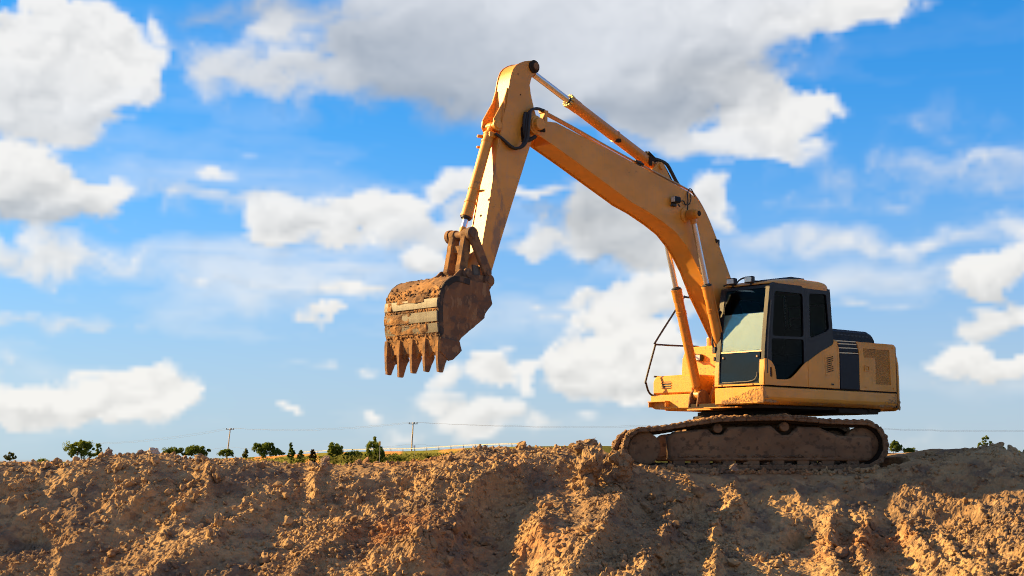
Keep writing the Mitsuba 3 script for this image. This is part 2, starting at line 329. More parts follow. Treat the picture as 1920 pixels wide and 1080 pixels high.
scene['m_film'] = {'type': 'twosided', 'b': {'type': 'principled', 'base_color': mikit.proc(lambda p, n, uv: mix((0.070, 0.150, 0.128), (0.100, 0.195, 0.160), fbm(p.x * 7, p.y * 7, p.z * 5, octaves=4))), 'roughness': 0.55, 'specular': 0.5, 'clearcoat': 0.6, 'clearcoat_gloss': 0.9}}
scene['m_lens'] = principled((0.55, 0.53, 0.48), 0.25, metallic=0.3, spec=0.6)
scene['m_seat'] = principled((0.02, 0.02, 0.022), 0.9)
scene['m_brass'] = principled((0.55, 0.40, 0.16), 0.35, metallic=0.6)

# ------------------------------------------------------------------ excavator: upper body (machine axes u forward, v left, w up)
labels['excavator'] = {'label': 'yellow crawler excavator on the mound with its arm raised and a muddy bucket hanging', 'category': 'excavator'}
E_ = 'excavator__'
body = E_ + 'body'
# main frame: left skirt, centre, right front; rounded lower edges
def skirt(prof, u0, u1): return prism(round_poly(prof, 0.03, 3), u0, u1, 'vw', 0.015)
sk = [skirt([(0.36, 1.06), (1.24, 1.06), (1.345, 1.11), (1.368, 1.17), (1.368, 1.335), (0.36, 1.335)], -2.655, 1.212),
      prism([(-2.6, -1.30), (0.55, -1.30), (0.55, 1.1), (-2.6, 1.1)], 1.02, 1.10, 'uv', 0.01),
      skirt([(-1.365, 1.285), (-1.365, 1.12), (-1.33, 1.06), (-1.25, 1.035), (-0.45, 1.035), (-0.42, 1.07), (-0.42, 1.285)], -2.65, 0.86)]
put(body, join(sk), 'm_paint')
put(body + '__underplate', join(rbox(-2.55, 0.95, -0.44, 0.40, 0.985, 1.055, 0.01), rbox(-2.45, 1.05, 0.3, 1.15, 1.005, 1.058, 0.008), rbox(-2.3, -1.1, -1.0, 1.2, 0.96, 1.04, 0.01),
    rod((-2.0, 1.2, 1.05), (-2.0, 1.2, 0.985), 0.04), rod((-2.2, 1.15, 1.05), (-2.2, 1.15, 0.97), 0.035)), 'm_under')
put(body + '__front_lip', join(rbox(0.70, 1.16, 0.08, 0.80, 1.012, 1.03, 0.004), rbox(0.5, 1.0, -0.42, 0.1, 0.99, 1.02, 0.004)), 'm_paint')
# dark inner core seen in the seams
put(body + '__core', join(rbox(-2.66, -0.60, -1.33, 1.325, 1.30, 2.15, 0.02), rbox(-0.75, 1.13, 0.36, 1.30, 1.30, 1.40, 0.01)), 'm_under')
# side covers behind the cab
def cover(u0, u1, w0, w1, v=1.352, t=0.03, b=0.008): return rbox(u1, u0, v - t, v, w0, w1, b)
# cab foot cover with the swept edge
sweep = [(1.165, 1.362), (1.165, 1.79), (1.08, 1.785), (0.98, 1.745), (0.90, 1.66), (0.87, 1.55), (0.86, 1.46), (0.62, 1.465), (0.48, 1.485), (0.40, 1.53), (0.32, 1.58), (0.19, 1.675), (0.07, 1.755), (-0.005, 1.79), (-0.005, 1.362)]
slot = round_poly([(1.025, 1.49), (0.965, 1.49), (0.965, 1.655), (1.025, 1.655)], 0.028)
put(body + '__door_skin', plate(np.array(sweep), [slot], 1.352, 1.366), 'm_paint')
put(body + '__handle_recess', rbox(0.95, 1.04, 1.335, 1.35, 1.47, 1.67, 0.004), 'm_black')
swp2 = [(-0.022, 1.362), (-0.022, 1.785), (-0.06, 1.81), (-0.25, 1.905), (-0.44, 1.99), (-0.60, 2.05), (-0.73, 2.10), (-0.79, 2.18), (-0.865, 2.18), (-0.865, 1.362)]
put(body + '__front_side_cover', prism(swp2, 1.33, 1.362, 'uw', 0.006), 'm_paint')
put(body + '__hinge', rod((-0.012, 1.365, 1.64), (-0.012, 1.365, 1.76), 0.012, 10), 'm_paint')
put(body + '__hinge', rod((-0.012, 1.365, 1.40), (-0.012, 1.365, 1.50), 0.012, 10), 'm_paint')
# raised vent panel and its slots
vo = round_poly([(-0.49, 1.90), (-0.76, 1.95), (-0.76, 1.61), (-0.50, 1.56)], 0.03)
put(body + '__vent_panel', prism(vo, 1.358, 1.369, 'uw', 0.004), 'm_paint')
for i in range(8):
    w = 1.865 - i * 0.0335; du = 0.04 if i in (3, 4) else 0.0
    put(body + '__vent_panel__slot', prism(np.array([(-0.53, w - 0.009), (-0.53, w + 0.008), (-0.72 + du, w + 0.045 - du * 0.2), (-0.72 + du, w + 0.028 - du * 0.2)]), 1.364, 1.3705, 'uw'), 'm_under')
put(body + '__lock', rbox(-0.73, -0.66, 1.355, 1.372, 1.415, 1.445, 0.006), 'm_black')
put(body + '__filler_panel', rbox(-0.925, -0.875, 1.33, 1.356, 1.362, 2.18, 0.006), 'm_paint')
# dark band with three louvres above it
put(body + '__dark_panel', prism([(-0.935, 1.362), (-0.935, 1.965), (-1.505, 1.975), (-1.505, 1.362)], 1.33, 1.360, 'uw', 0.006), 'm_navy')
for w0, w1, s in ((1.995, 2.055, 0.0), (2.075, 2.125, 0.035), (2.14, 2.170, 0.065)):
    put(body + '__dark_panel__louvre', prism([(-0.925 + s, w0), (-0.91 + s, w1), (-1.475 + s, w1 + 0.012), (-1.49 + s, w0 + 0.012)], 1.33, 1.3585, 'uw', 0.004), 'm_navy')
put(body + '__louvre_trim', join([prism([(-0.93 + s, w0), (-0.93 + s, w0 + 0.016), (-1.49 + s, w0 + 0.027), (-1.49 + s, w0 + 0.011)], 1.32, 1.355, 'uw') for w0, s in ((1.973, 0), (2.057, 0.02), (2.125, 0.05), (2.172, 0.07))]), 'm_cream')
# rear side cover with the L-shaped screen
rp = [(-1.515, 1.362), (-1.515, 2.02), (-1.47, 2.15), (-1.42, 2.195), (-2.56, 2.205), (-2.61, 2.195), (-2.65, 2.165), (-2.65, 1.362)]
gl = np.array([(-1.63, 2.085), (-2.45, 2.10), (-2.48, 1.48), (-2.01, 1.48), (-2.00, 1.935), (-1.66, 1.935)])
put(body + '__rear_side_cover', plate(np.array(rp), [gl], 1.325, 1.354), 'm_paint')
put(body + '__screen', rbox(-2.5, -1.6, 1.318, 1.328, 1.46, 2.12, 0.002), 'm_under')
bars = []
GP = Polygon(gl)
for i in range(34):
    w = 1.492 + i * 0.0182
    seg = GP.intersection(shapely.LineString([(-3, w), (0, w)]))
    if seg.is_empty: continue
    a, b = seg.bounds[0], seg.bounds[2]
    bars.append(rbox(a + 0.002, b - 0.002, 1.33, 1.345, w - 0.0052, w + 0.0052, 0.001))
put(body + '__screen__bar', join(bars), 'm_paint', kind='stuff')
put(body + '__latch', join(plate(np.array([(-1.665, 1.695), (-1.815, 1.695), (-1.815, 1.795), (-1.665, 1.795)]), [np.array([(-1.69, 1.712), (-1.79, 1.712), (-1.79, 1.778), (-1.69, 1.778)])], 1.352, 1.366), rbox(-1.77, -1.71, 1.352, 1.362, 1.72, 1.765, 0.004)), 'm_paint')
put(body + '__bolt', join([rod((u, 1.35, w), (u, 1.372, w), 0.012, 8) for u, w in ((0.55, 1.42), (-0.3, 1.40), (-1.7, 1.41), (-2.55, 1.42), (-2.55, 2.14))]), 'm_paint', kind='stuff')
# top deck and engine hood
put(body + '__top_deck', prism([(-2.64, -1.32), (-0.80, -1.32), (-0.80, 1.33), (-2.64, 1.33)], 2.15, 2.198, 'uv', 0.02), 'm_paint')
hoodp = round_poly([(-0.80, 2.17), (-0.80, 2.435), (-2.30, 2.44), (-2.46, 2.39), (-2.54, 2.30), (-2.54, 2.17)], 0.05, 5)
put(body + '__engine_hood', prism(hoodp, -0.45, 1.02, 'uw', 0.045), 'm_navy')
for i in range(9):
    put(body + '__engine_hood__slot', rbox(-2.30 + i * 0.11, -2.22 + i * 0.11, 1.0, 1.024, 2.325, 2.355, 0.003), 'm_black')
# counterweight
def cw_ring(ins):
    pts = [(-2.668, 1.36), (-2.74, 1.345), (-2.82, 1.305), (-2.885, 1.23), (-2.925, 1.05), (-2.955, 0.7), (-2.975, 0.35), (-2.985, 0.0)]
    full = pts + [(u, -v) for u, v in pts[-2::-1]]
    q = inset(np.array(full), ins if Polygon(full).exterior.is_ccw else -ins); q[0, 0] = q[-1, 0] = -2.668
    return q
lay = [(1.03, 0.075), (1.065, 0.02), (1.10, 0.0), (1.60, 0.0), (1.85, 0.006), (1.97, 0.022), (2.06, 0.05), (2.125, 0.085), (2.17, 0.13), (2.195, 0.19)]
rings = [np.column_stack([cw_ring(i), np.full(15, w)]) for w, i in lay]
V = np.vstack(rings); F = []; n = 15
for r in range(len(rings) - 1):
    for i in range(n):
        a, b = r * n + i, r * n + (i + 1) % n
        F += [[a, b, b + n], [a, b + n, a + n]]
for i in range(1, n - 1):
    F += [[0, i + 1, i], [(len(rings) - 1) * n, (len(rings) - 1) * n + i, (len(rings) - 1) * n + i + 1]]
put(E_ + 'counterweight', tm(V, F), 'm_paint', smooth=40)
put(E_ + 'counterweight__seam', join(rbox(-2.672, -2.652, 1.28, 1.352, 1.08, 2.16, 0.003)), 'm_black')
# mud thrown on the lower corners
def splat(n, fn, seed, r0=0.010, r1=0.03):
    q = np.random.default_rng(seed); ms = []
    for i in range(n):
        c, nrm = fn(q); s = q.uniform(r0, r1) * (1 + (q.random() < 0.1))
        m = chunk(int(q.integers(1e6)), s * 0.75, 1.0); m.vertices = m.vertices * (1 - 0.7 * np.abs(nrm)) + c; ms.append(m)
    return join(ms)
def corner_f(q):
    t = q.random() ** 1.7; hh = q.random() ** 1.3 * (0.24 * (1 - t) + 0.03)
    return np.array([1.215, 1.36 - t * 0.85, 1.08 + hh]), np.array([1.0, 0, 0])
def corner_s(q):
    t = q.random() ** 2.2; hh = q.random() ** 1.2 * (0.22 * (1 - t) ** 3 + 0.02)
    return np.array([1.20 - t * 0.35, 1.370 if hh > 0.06 else 1.35, 1.09 + hh]), np.array([0, 1.0, 0])
def rear_s(q):
    t = q.random() ** 1.6; hh = q.random() ** 1.2 * (0.22 * (1 - t) + 0.02)
    return np.array([-2.62 + t * 0.5, 1.370 if hh > 0.06 else 1.35, 1.09 + hh]), np.array([0, 1.0, 0])
def edge_s(q):
    return np.array([q.uniform(-2.6, 1.2), 1.35 + q.uniform(-0.04, 0.0), 1.09 + q.uniform(-0.01, 0.03)]), np.array([0, 1.0, 0])
put(body + '__dried_mud', join(splat(420, corner_f, 3, 0.006, 0.024), splat(200, corner_s, 4, 0.006, 0.022), splat(180, rear_s, 5, 0.006, 0.022), splat(120, edge_s, 6, 0.008, 0.02)), 'm_mud', kind='stuff', label='dried mud crusted on the lower corners of the body')
put(E_ + 'counterweight__dried_mud', join(splat(120, lambda q: ((lambda a: (np.array([-2.70 - 0.13 * a, 1.36 - 0.12 * a ** 2, 1.06 + q.random() ** 1.5 * 0.2]), np.array([0.5, 0.5, 0])))(q.random())), 8)), 'm_mud', kind='stuff')

# ------------------------------------------------------------------ right front: tool hood, tank, lamp, rail
hp = [(-1.355, 1.30), (-1.355, 1.50), (-1.33, 1.57), (-1.27, 1.615), (-0.46, 1.625), (-0.43, 1.60), (-0.43, 1.30)]
put(body + '__tool_hood', prism(round_poly(hp, 0.02, 3), -0.02, 0.815, 'vw', 0.03), 'm_paint')
put(body + '__tool_hood__vent', rbox(0.806, 0.8185, -1.14, -0.92, 1.385, 1.515, 0.004), 'm_black')
for i in range(3):
    put(body + '__tool_hood__vent__slat', rbox(0.81, 0.828, -1.15, -0.91, 1.398 + i * 0.042, 1.412 + i * 0.042, 0.003), 'm_paint')
put(body + '__tool_hood__seam', rbox(0.4, 0.792, -1.345, -1.32, 1.60, 1.63, 0.004), 'm_black')
put(body + '__step', join(rbox(0.84, 0.98, -1.33, -0.92, 1.155, 1.175, 0.005), rbox(0.84, 0.96, -1.33, -1.31, 1.07, 1.17, 0.004), rbox(0.84, 0.96, -0.95, -0.93, 1.07, 1.17, 0.004)), 'm_paint')
tp = [(-1.35, 1.30), (-1.375, 1.72), (-1.36, 1.95), (-1.31, 2.06), (-1.22, 2.135), (-1.08, 2.165), (-0.46, 2.165), (-0.42, 2.13), (-0.42, 1.30)]
put(body + '__tank', prism(tp, -0.80, 0.02, 'vw', 0.025), 'm_paint')
put(body + '__tank__filler_cap', lathe((-0.1, -0.76, 2.16), (0, 0, 1), [(0, 0.085), (0.13, 0.085), (0.14, 0.09), (0.155, 0.085), (0.16, 0.05), (0.185, 0.045)]), 'm_cyl')
lamp = body + '__tank__work_light'
put(lamp, rbox(0.02, 0.11, -0.99, -0.84, 1.90, 2.02, 0.012), 'm_black')
put(lamp, rbox(0.108, 0.116, -0.975, -0.855, 1.915, 2.005, 0.004), 'm_lens')
# hydraulic manifold, pipes and hoses in the well between hood and cab
put(body + '__well', rbox(0.0, 0.06, -0.44, 0.36, 1.50, 1.95, 0.01), 'm_paint')
put(body + '__well_back', rbox(0.0, 0.05, -0.44, 0.36, 1.08, 1.50, 0.01), 'm_under')
put(body + '__well_floor', rbox(0.0, 0.93, -0.43, 0.36, 1.04, 1.10, 0.01), 'm_under')
put(body + '__manifold', join([rbox(0.06, 0.16, v - 0.04, v + 0.04, 1.62, 1.71, 0.01) for v in (-0.33, -0.20, 0.04, 0.17)]), 'm_paint')
for i, v in enumerate((-0.33, -0.20, 0.04, 0.17)):
    put(body + '__pipe', tube([(0.13, v, 1.66), (0.16, v, 1.80), (0.12, v + 0.04, 1.88), (0.06, v + 0.10, 1.92)], 0.018), 'm_brass')
    put(body + '__hose', tube([(0.12, v, 1.63), (0.16, v + 0.01, 1.45), (0.28, v + 0.03, 1.28), (0.40, v * 0.6, 1.16), (0.45, v * 0.5, 1.09)], 0.022), 'm_black')
put(body + '__boom_bracket', join([prism([(-0.25, 1.05), (-0.12, 1.75), (-0.02, 1.90), (0.16, 1.92), (0.28, 1.82), (0.42, 1.50), (0.56, 1.25), (0.60, 1.05)], v - 0.03, v + 0.03, 'uw', 0.006) for v in (-0.26, 0.26)]), 'm_paint')
for s in (-1, 1):
    put(body + '__cylinder_bracket', join([prism(round_poly([(0.52, 1.04), (0.66, 1.30), (0.72, 1.345), (0.82, 1.345), (0.90, 1.28), (0.96, 1.04)], 0.03, 3), s * 0.335 + o - 0.015, s * 0.335 + o + 0.015, 'uw', 0.004) for o in (-0.09, 0.09)]), 'm_rust')
# hand rail on the right
rail = [(0.66, -1.33, 1.285), (0.84, -1.345, 1.29), (0.93, -1.35, 1.36), (0.985, -1.35, 1.49), (0.985, -1.35, 1.56), (0.74, -1.35, 2.16), (0.70, -1.35, 2.26), (-0.01, -1.35, 3.03), (-0.07, -1.35, 3.085), (-0.20, -1.35, 3.09), (-0.9, -1.34, 3.07), (-1.12, -1.32, 2.95), (-1.2, -1.30, 2.15)]
put(E_ + 'hand_rail', join(tube(rail, 0.018, 10, 6), tube([(0.715, -1.35, 2.185), (0.1, -1.35, 2.195), (-0.40, -1.33, 2.205), (-0.46, -1.33, 2.16)], 0.016, 8, 4)), 'm_black')

# ------------------------------------------------------------------ cab
cab = E_ + 'cab'
def fu(w): return 1.185 - 0.215 * max(0.0, (w - 1.4) / 1.6) ** 1.35
ws = np.linspace(1.36, 3.02, 12)
def bar(v0, v1, wa, wb, du0=-0.05, du1=0.0, nn=10):
    """a bar of the leaning front frame"""
    w = np.linspace(wa, wb, nn); V = []; F = []
    for x in w:
        V += [(fu(x) + du0, v0, x), (fu(x) + du1, v0, x), (fu(x) + du1, v1, x), (fu(x) + du0, v1, x)]
    for k in range(nn - 1):
        for i in range(4):
            a, b = k * 4 + i, k * 4 + (i + 1) % 4
            F += [[a, b, b + 4], [a, b + 4, a + 4]]
    F += [[0, 2, 1], [0, 3, 2], [4 * nn - 4, 4 * nn - 3, 4 * nn - 2], [4 * nn - 4, 4 * nn - 2, 4 * nn - 1]]
    return tm(V, F)
put(cab + '__front_frame', join(bar(0.345, 0.435, 1.77, 3.0), bar(1.285, 1.352, 1.775, 3.0), bar(0.435, 1.285, 2.955, 3.005, -0.05, -0.004), bar(0.425, 0.44, 1.40, 1.77, -0.04, -0.006), bar(1.245, 1.262, 1.40, 1.77, -0.04, -0.006), bar(0.44, 1.245, 1.39, 1.412, -0.04, -0.006)), 'm_dark', smooth=False)
put(cab + '__front_sill', join(bar(0.345, 0.424, 1.362, 1.768), bar(1.263, 1.352, 1.362, 1.772), bar(0.424, 1.263, 1.362, 1.389)), 'm_paint', smooth=False)
put(cab + '__front_sill__bolt', join([rod((1.18, v, 1.375), (1.195, v, 1.375), 0.012, 8) for v in (0.50, 1.14)]), 'm_black')
def pane(v0, v1, wa, wb, du, nn=8):
    w = np.linspace(wa, wb, nn); V = []; F = []
    for x in w: V += [(fu(x) + du, v0, x), (fu(x) + du, v1, x)]
    for k in range(nn - 1): F += [[2 * k, 2 * k + 1, 2 * k + 3], [2 * k, 2 * k + 3, 2 * k + 2]]
    return trimesh.Trimesh(V, F, process=False)
put(cab + '__windscreen', pane(0.43, 1.29, 1.925, 2.555, -0.02), 'm_glass', smooth=True)
put(cab + '__windscreen', pane(0.43, 1.29, 2.557, 2.96, -0.02), 'm_glass_dark', smooth=True)
put(cab + '__windscreen__sun_film', bar(0.445, 1.272, 1.935, 2.545, -0.034, -0.026), 'm_film', smooth=False, label='pale green sheet behind the lower windscreen')
put(cab + '__windscreen__lower_rail', bar(0.43, 1.285, 1.905, 1.928, -0.045, -0.010, 3), 'm_pipe', smooth=False)
put(cab + '__windscreen__seal', join(bar(0.436, 0.452, 1.93, 2.955, -0.03, -0.012), bar(1.268, 1.285, 1.93, 2.955, -0.03, -0.012)), 'm_black', smooth=False)
put(cab + '__lower_window', bar(0.44, 1.245, 1.412, 1.905, -0.03, -0.022, 4), 'm_dark_glass', smooth=False)
put(cab + '__lower_window__knob', rod((fu(1.83) - 0.03, 0.50, 1.83), (fu(1.83) + 0.004, 0.50, 1.83), 0.02, 12), 'm_pipe')
put(cab + '__lower_window__knob', rod((fu(1.83) - 0.03, 1.20, 1.83), (fu(1.83) + 0.004, 1.20, 1.83), 0.02, 12), 'm_pipe')
put(cab + '__wiper', tube([(fu(1.45) - 0.01, 0.50, 1.425), (fu(1.43) + 0.012, 0.8, 1.42), (fu(1.44) + 0.012, 1.13, 1.432), (fu(1.5) + 0.012, 1.22, 1.50), (fu(1.56) + 0.012, 1.235, 1.57)], 0.008, 6), 'm_wear')
# left side
side = [(1.12, 1.362), (1.135, 1.5), (fu(1.79) - 0.012, 1.79), (fu(2.1) - 0.012, 2.1), (fu(2.5) - 0.012, 2.5), (fu(2.99) - 0.012, 2.99), (0.88, 3.045), (0.13, 3.055), (-0.05, 3.03), (-0.70, 3.05), (-0.735, 2.6), (-0.765, 2.2), (-0.78, 2.0), (-0.78, 1.362)]
h1 = round_poly([(0.84, 2.905), (0.075, 2.915), (0.075, 2.19), (0.925, 2.165)], 0.06, 4)
h2 = round_poly([(0.945, 2.12), (0.075, 2.15), (0.075, 1.70), (0.45, 1.45), (0.96, 1.45)], 0.04, 4)
h3 = round_poly([(-0.105, 2.935), (-0.59, 2.955), (-0.655, 2.37), (-0.57, 2.32), (-0.105, 2.175)], 0.05, 4)
put(cab + '__side_frame', plate(np.array(side), [h1, h2, h3], 1.305, 1.350), 'm_dark')
for h in (h1, h2): put(cab + '__door_window', plate(h, [], 1.322, 1.326), 'm_glass_dark')
put(cab + '__rear_side_window', plate(h3, [], 1.322, 1.326), 'm_glass_dark')
seam = lambda a, b, o: prism([(a[0], a[1]), (a[0] - o, a[1]), (b[0] - o, b[1]), (b[0], b[1])], 1.349, 1.3525, 'uw')
put(cab + '__door_gap', join(seam((0.02, 1.78), (0.01, 3.02), 0.012), seam((1.02, 1.8), (0.875, 3.0), 0.010)), 'm_black')
put(cab + '__door_bar', tube([(fu(1.75) - 0.06, 1.366, 1.55), (fu(1.9) - 0.055, 1.37, 1.95), (fu(2.3) - 0.05, 1.37, 2.35), (fu(2.75) - 0.05, 1.366, 2.75)], 0.010, 8), 'm_wear')
# right and rear walls, floor, ceiling
rw = [(1.10, 1.362), (fu(1.8) - 0.05, 1.8), (fu(2.99) - 0.05, 2.99), (-0.70, 3.04), (-0.77, 1.362)]
put(cab + '__right_wall', plate(np.array(rw), [round_poly([(0.75, 2.85), (-0.1, 2.85), (-0.1, 2.3), (0.85, 2.3)], 0.05)], 0.345, 0.385), 'm_dark')
put(cab + '__right_window', rbox(-0.12, 0.87, 0.362, 0.368, 2.28, 2.87, 0.001), 'm_glass_dark')
put(cab + '__rear_wall', plate(np.array([(0.39, 1.37), (1.30, 1.37), (1.30, 3.03), (0.39, 3.03)]), [round_poly([(0.43, 2.27), (1.22, 2.27), (1.22, 2.80), (0.43, 2.80)], 0.04)], -0.765, -0.725, 'vw'), 'm_dark')
put(cab + '__rear_window', plate(np.array([(0.42, 2.26), (1.23, 2.26), (1.23, 2.81), (0.42, 2.81)]), [], -0.748, -0.745, 'vw'), 'm_glass_tint')
put(cab + '__floor', rbox(-0.72, 1.1, 0.39, 1.3, 1.365, 1.40, 0.004), 'm_black')
put(cab + '__seat', join(rbox(-0.35, 0.2, 0.62, 1.08, 1.75, 1.92, 0.04), rbox(-0.48, -0.33, 0.62, 1.08, 1.85, 2.42, 0.05), rbox(-0.47, -0.36, 0.72, 0.98, 2.42, 2.58, 0.04), rbox(-0.3, 0.1, 0.7, 1.0, 1.4, 1.76, 0.02)), 'm_seat')
put(cab + '__console', join(rbox(-0.2, 0.35, 0.46, 0.58, 1.4, 2.02, 0.03), rod((0.28, 0.52, 2.0), (0.32, 0.52, 2.22), 0.02), rod((0.32, 0.52, 2.22), (0.325, 0.52, 2.27), 0.034)), 'm_seat')
# roof
def roof_ring(z, ins):
    base = Polygon([(0.985 - 0.03, 0.35), (0.985 - 0.03, 1.352), (-0.735, 1.352), (-0.735, 0.35)]).buffer(-0.14 - ins).buffer(0.14, quad_segs=5)
    q = np.array(base.exterior.coords)[:-1]
    st = np.argmin((q[:, 0] - q[:, 0].max()) ** 2 + (q[:, 1] - 0.85) ** 2 * 0.01)
    return q
rl = [(3.015, 0.0), (3.07, 0.0), (3.11, 0.012), (3.145, 0.04), (3.172, 0.10), (3.188, 0.2)]
RR = [roof_ring(z, i) for z, i in rl]
nr = min(len(r) for r in RR)
def resamp(q, k=72):
    g = shapely.LinearRing(q); c = q.mean(0); out = []
    for i in range(k):
        a = 2 * math.pi * i / k; far = (c[0] + 5 * math.cos(a), c[1] + 5 * math.sin(a))
        x = g.intersection(shapely.LineString([c, far])); out.append((x.x, x.y))
    return np.array(out)
V = []; F = []; k = 72
for (z, i), q in zip(rl, RR):
    q = resamp(q, k); t = np.clip((q[:, 0] + 0.1) / 1.05, 0, 1)
    zz = np.full(k, z) - (z - 3.0) * 0.62 * t ** 1.6
    low = np.where((z < 3.02) & (q[:, 0] > 0.1), 0.03, 0.0)
    V.append(np.column_stack([q, zz + low]))
V = np.vstack(V + [[(0.1, 0.85, 3.18)]])
for r in range(len(rl) - 1):
    for i in range(k):
        a, b = r * k + i, r * k + (i + 1) % k
        F += [[a, b, b + k], [a, b + k, a + k]]
for i in range(k): F.append([(len(rl) - 1) * k + i, (len(rl) - 1) * k + (i + 1) % k, len(V) - 1])
for i in range(1, k - 1): F.append([0, i + 1, i])
put(cab + '__roof', tm(V, F), 'm_paint', smooth=40)
put(cab + '__roof__hatch', join(prism([(0.78, 3.055), (0.78, 3.10), (0.30, 3.175), (0.12, 3.215), (-0.25, 3.215), (-0.25, 3.18), (0.12, 3.16)], 0.50, 1.16, 'uw', 0.01)), 'm_black')
for v in (0.585, 0.955):
    L = cab + '__work_light' + ('' if v < 0.8 else '_001')
    put(L, join(rbox(0.94, 1.03, v - 0.085, v + 0.085, 3.055, 3.165, 0.015), rbox(0.90, 0.96, v - 0.02, v + 0.02, 3.02, 3.08, 0.005)), 'm_black')
    put(L + '__lens', rbox(1.028, 1.036, v - 0.07, v + 0.07, 3.07, 3.15, 0.004), 'm_lens')
put(cab + '__roof_cable', tube([(0.98, 0.40, 3.05), (0.95, 0.48, 3.075), (0.93, 0.60, 3.06), (0.93, 0.70, 3.13), (0.92, 0.82, 3.16), (0.90, 0.95, 3.10), (0.86, 1.1, 3.08), (0.84, 1.2, 3.07)], 0.014, 8), 'm_black')
put(cab + '__mirror_bar', join(tube([(fu(2.6) + 0.02, 0.33, 2.62), (fu(2.4) + 0.03, 0.30, 2.45), (fu(2.1) + 0.03, 0.28, 2.12), (fu(2.02) + 0.02, 0.30, 2.02)], 0.016, 8), rbox(fu(2.05) - 0.01, fu(2.05) + 0.03, 0.27, 0.345, 1.92, 2.03, 0.01), rbox(fu(1.8) - 0.02, fu(1.8) + 0.01, 0.30, 0.345, 1.79, 1.86, 0.01)), 'm_black')
put(cab + '__mirror_bar__clamp', rod((fu(2.6) + 0.02, 0.33, 2.60), (fu(2.6) + 0.02, 0.33, 2.65), 0.024, 10), 'm_wear')

# ------------------------------------------------------------------ boom
def clip_poly(poly, box):
    g = Polygon(poly).intersection(shapely.box(*box)); return np.array(g.exterior.coords)[:-1]
boom = E_ + 'boom'
top = [(5.18, 5.315), (5.06, 5.30), (4.97, 5.275), (4.73, 5.29), (3.25, 4.965), (2.26, 4.752), (1.59, 4.585), (1.42, 4.51), (1.25, 4.355), (1.12, 4.20), (0.91, 3.86), (0.59, 3.29), (0.12, 2.42), (-0.02, 2.08), (-0.06, 1.80)]
low = [(-0.02, 1.62), (0.10, 1.56), (0.22, 1.60), (0.30, 1.72), (0.45, 1.98), (0.66, 2.27), (1.15, 2.92), (1.38, 3.31), (1.54, 3.51), (1.71, 3.69), (1.97, 3.885), (2.28, 4.02), (2.68, 4.16), (3.02, 4.25), (4.31, 4.75), (4.89, 4.965), (5.15, 5.06), (5.25, 5.10), (5.295, 5.19), (5.26, 5.27)]
bp = np.array(top + low)
inner = inset(bp if Polygon(bp).exterior.is_ccw else bp[::-1], 0.022)
put(boom, join(prism(bp, 0.196, 0.216, 'uw', 0.003), prism(bp, -0.216, -0.196, 'uw', 0.003), prism(clip_poly(inner, (-1, 0, 4.80, 6)), -0.197, 0.197, 'uw')), 'm_paint')
put(boom + '__pivot_boss', lathe((5.165, 0.20, 5.185), (0, 1, 0), [(0, 0.145), (0.03, 0.145), (0.035, 0.125), (0.06, 0.12), (0.065, 0.095), (0.13, 0.09), (0.135, 0.075)]), 'm_paint')
put(boom + '__pivot_boss', lathe((5.165, -0.20, 5.185), (0, -1, 0), [(0, 0.145), (0.03, 0.145), (0.035, 0.125), (0.06, 0.12)]), 'm_paint')
put(boom + '__pivot_boss__retainer', join(rbox(5.02, 5.17, 0.262, 0.285, 5.08, 5.14, 0.006), rod((5.06, 0.27, 5.11), (5.06, 0.30, 5.11), 0.025, 8), rod((5.06, 0.265, 5.22), (5.06, 0.29, 5.22), 0.03, 8)), 'm_under')
put(boom + '__pipe_bracket', join(rbox(4.905, 4.965, 0.10, 0.215, 5.26, 5.43, 0.006), rbox(4.89, 4.98, 0.09, 0.215, 5.41, 5.45, 0.006)), 'm_paint')
P1_ = [(4.97, 0.165, 5.435), (4.90, 0.165, 5.43), (4.24, 0.165, 5.275), (3.57, 0.165, 5.105), (2.77, 0.165, 4.912), (1.62, 0.165, 4.655), (1.40, 0.165, 4.56), (1.16, 0.165, 4.32), (0.90, 0.165, 3.93), (0.40, 0.165, 3.04), (0.10, 0.165, 2.48)]
put(boom + '__pipe', tube(P1_, 0.019, 8, 4), 'm_pipe')
put(boom + '__pipe', tube([(u, 0.10, w - 0.01 * (i > 2)) for i, (u, v, w) in enumerate(P1_)], 0.019, 8, 4), 'm_pipe')
put(boom + '__pipe', tube([(u, -0.14, w - 0.01) for i, (u, v, w) in enumerate(P1_)], 0.019, 8, 4), 'm_pipe')
put(boom + '__pipe_clamp', join(rbox(2.76, 2.86, 0.06, 0.20, 4.88, 4.965, 0.01), rod((2.72, 0.20, 4.91), (2.92, 0.20, 4.95), 0.022, 8)), 'm_black')
put(boom + '__pipe_clamp', rbox(0.80, 0.88, 0.06, 0.20, 3.76, 3.88, 0.012), 'm_black')
put(boom + '__lug', prism([(0.86, 3.86), (0.96, 3.88), (0.93, 3.80)], 0.20, 0.225, 'uw', 0.003), 'm_under')
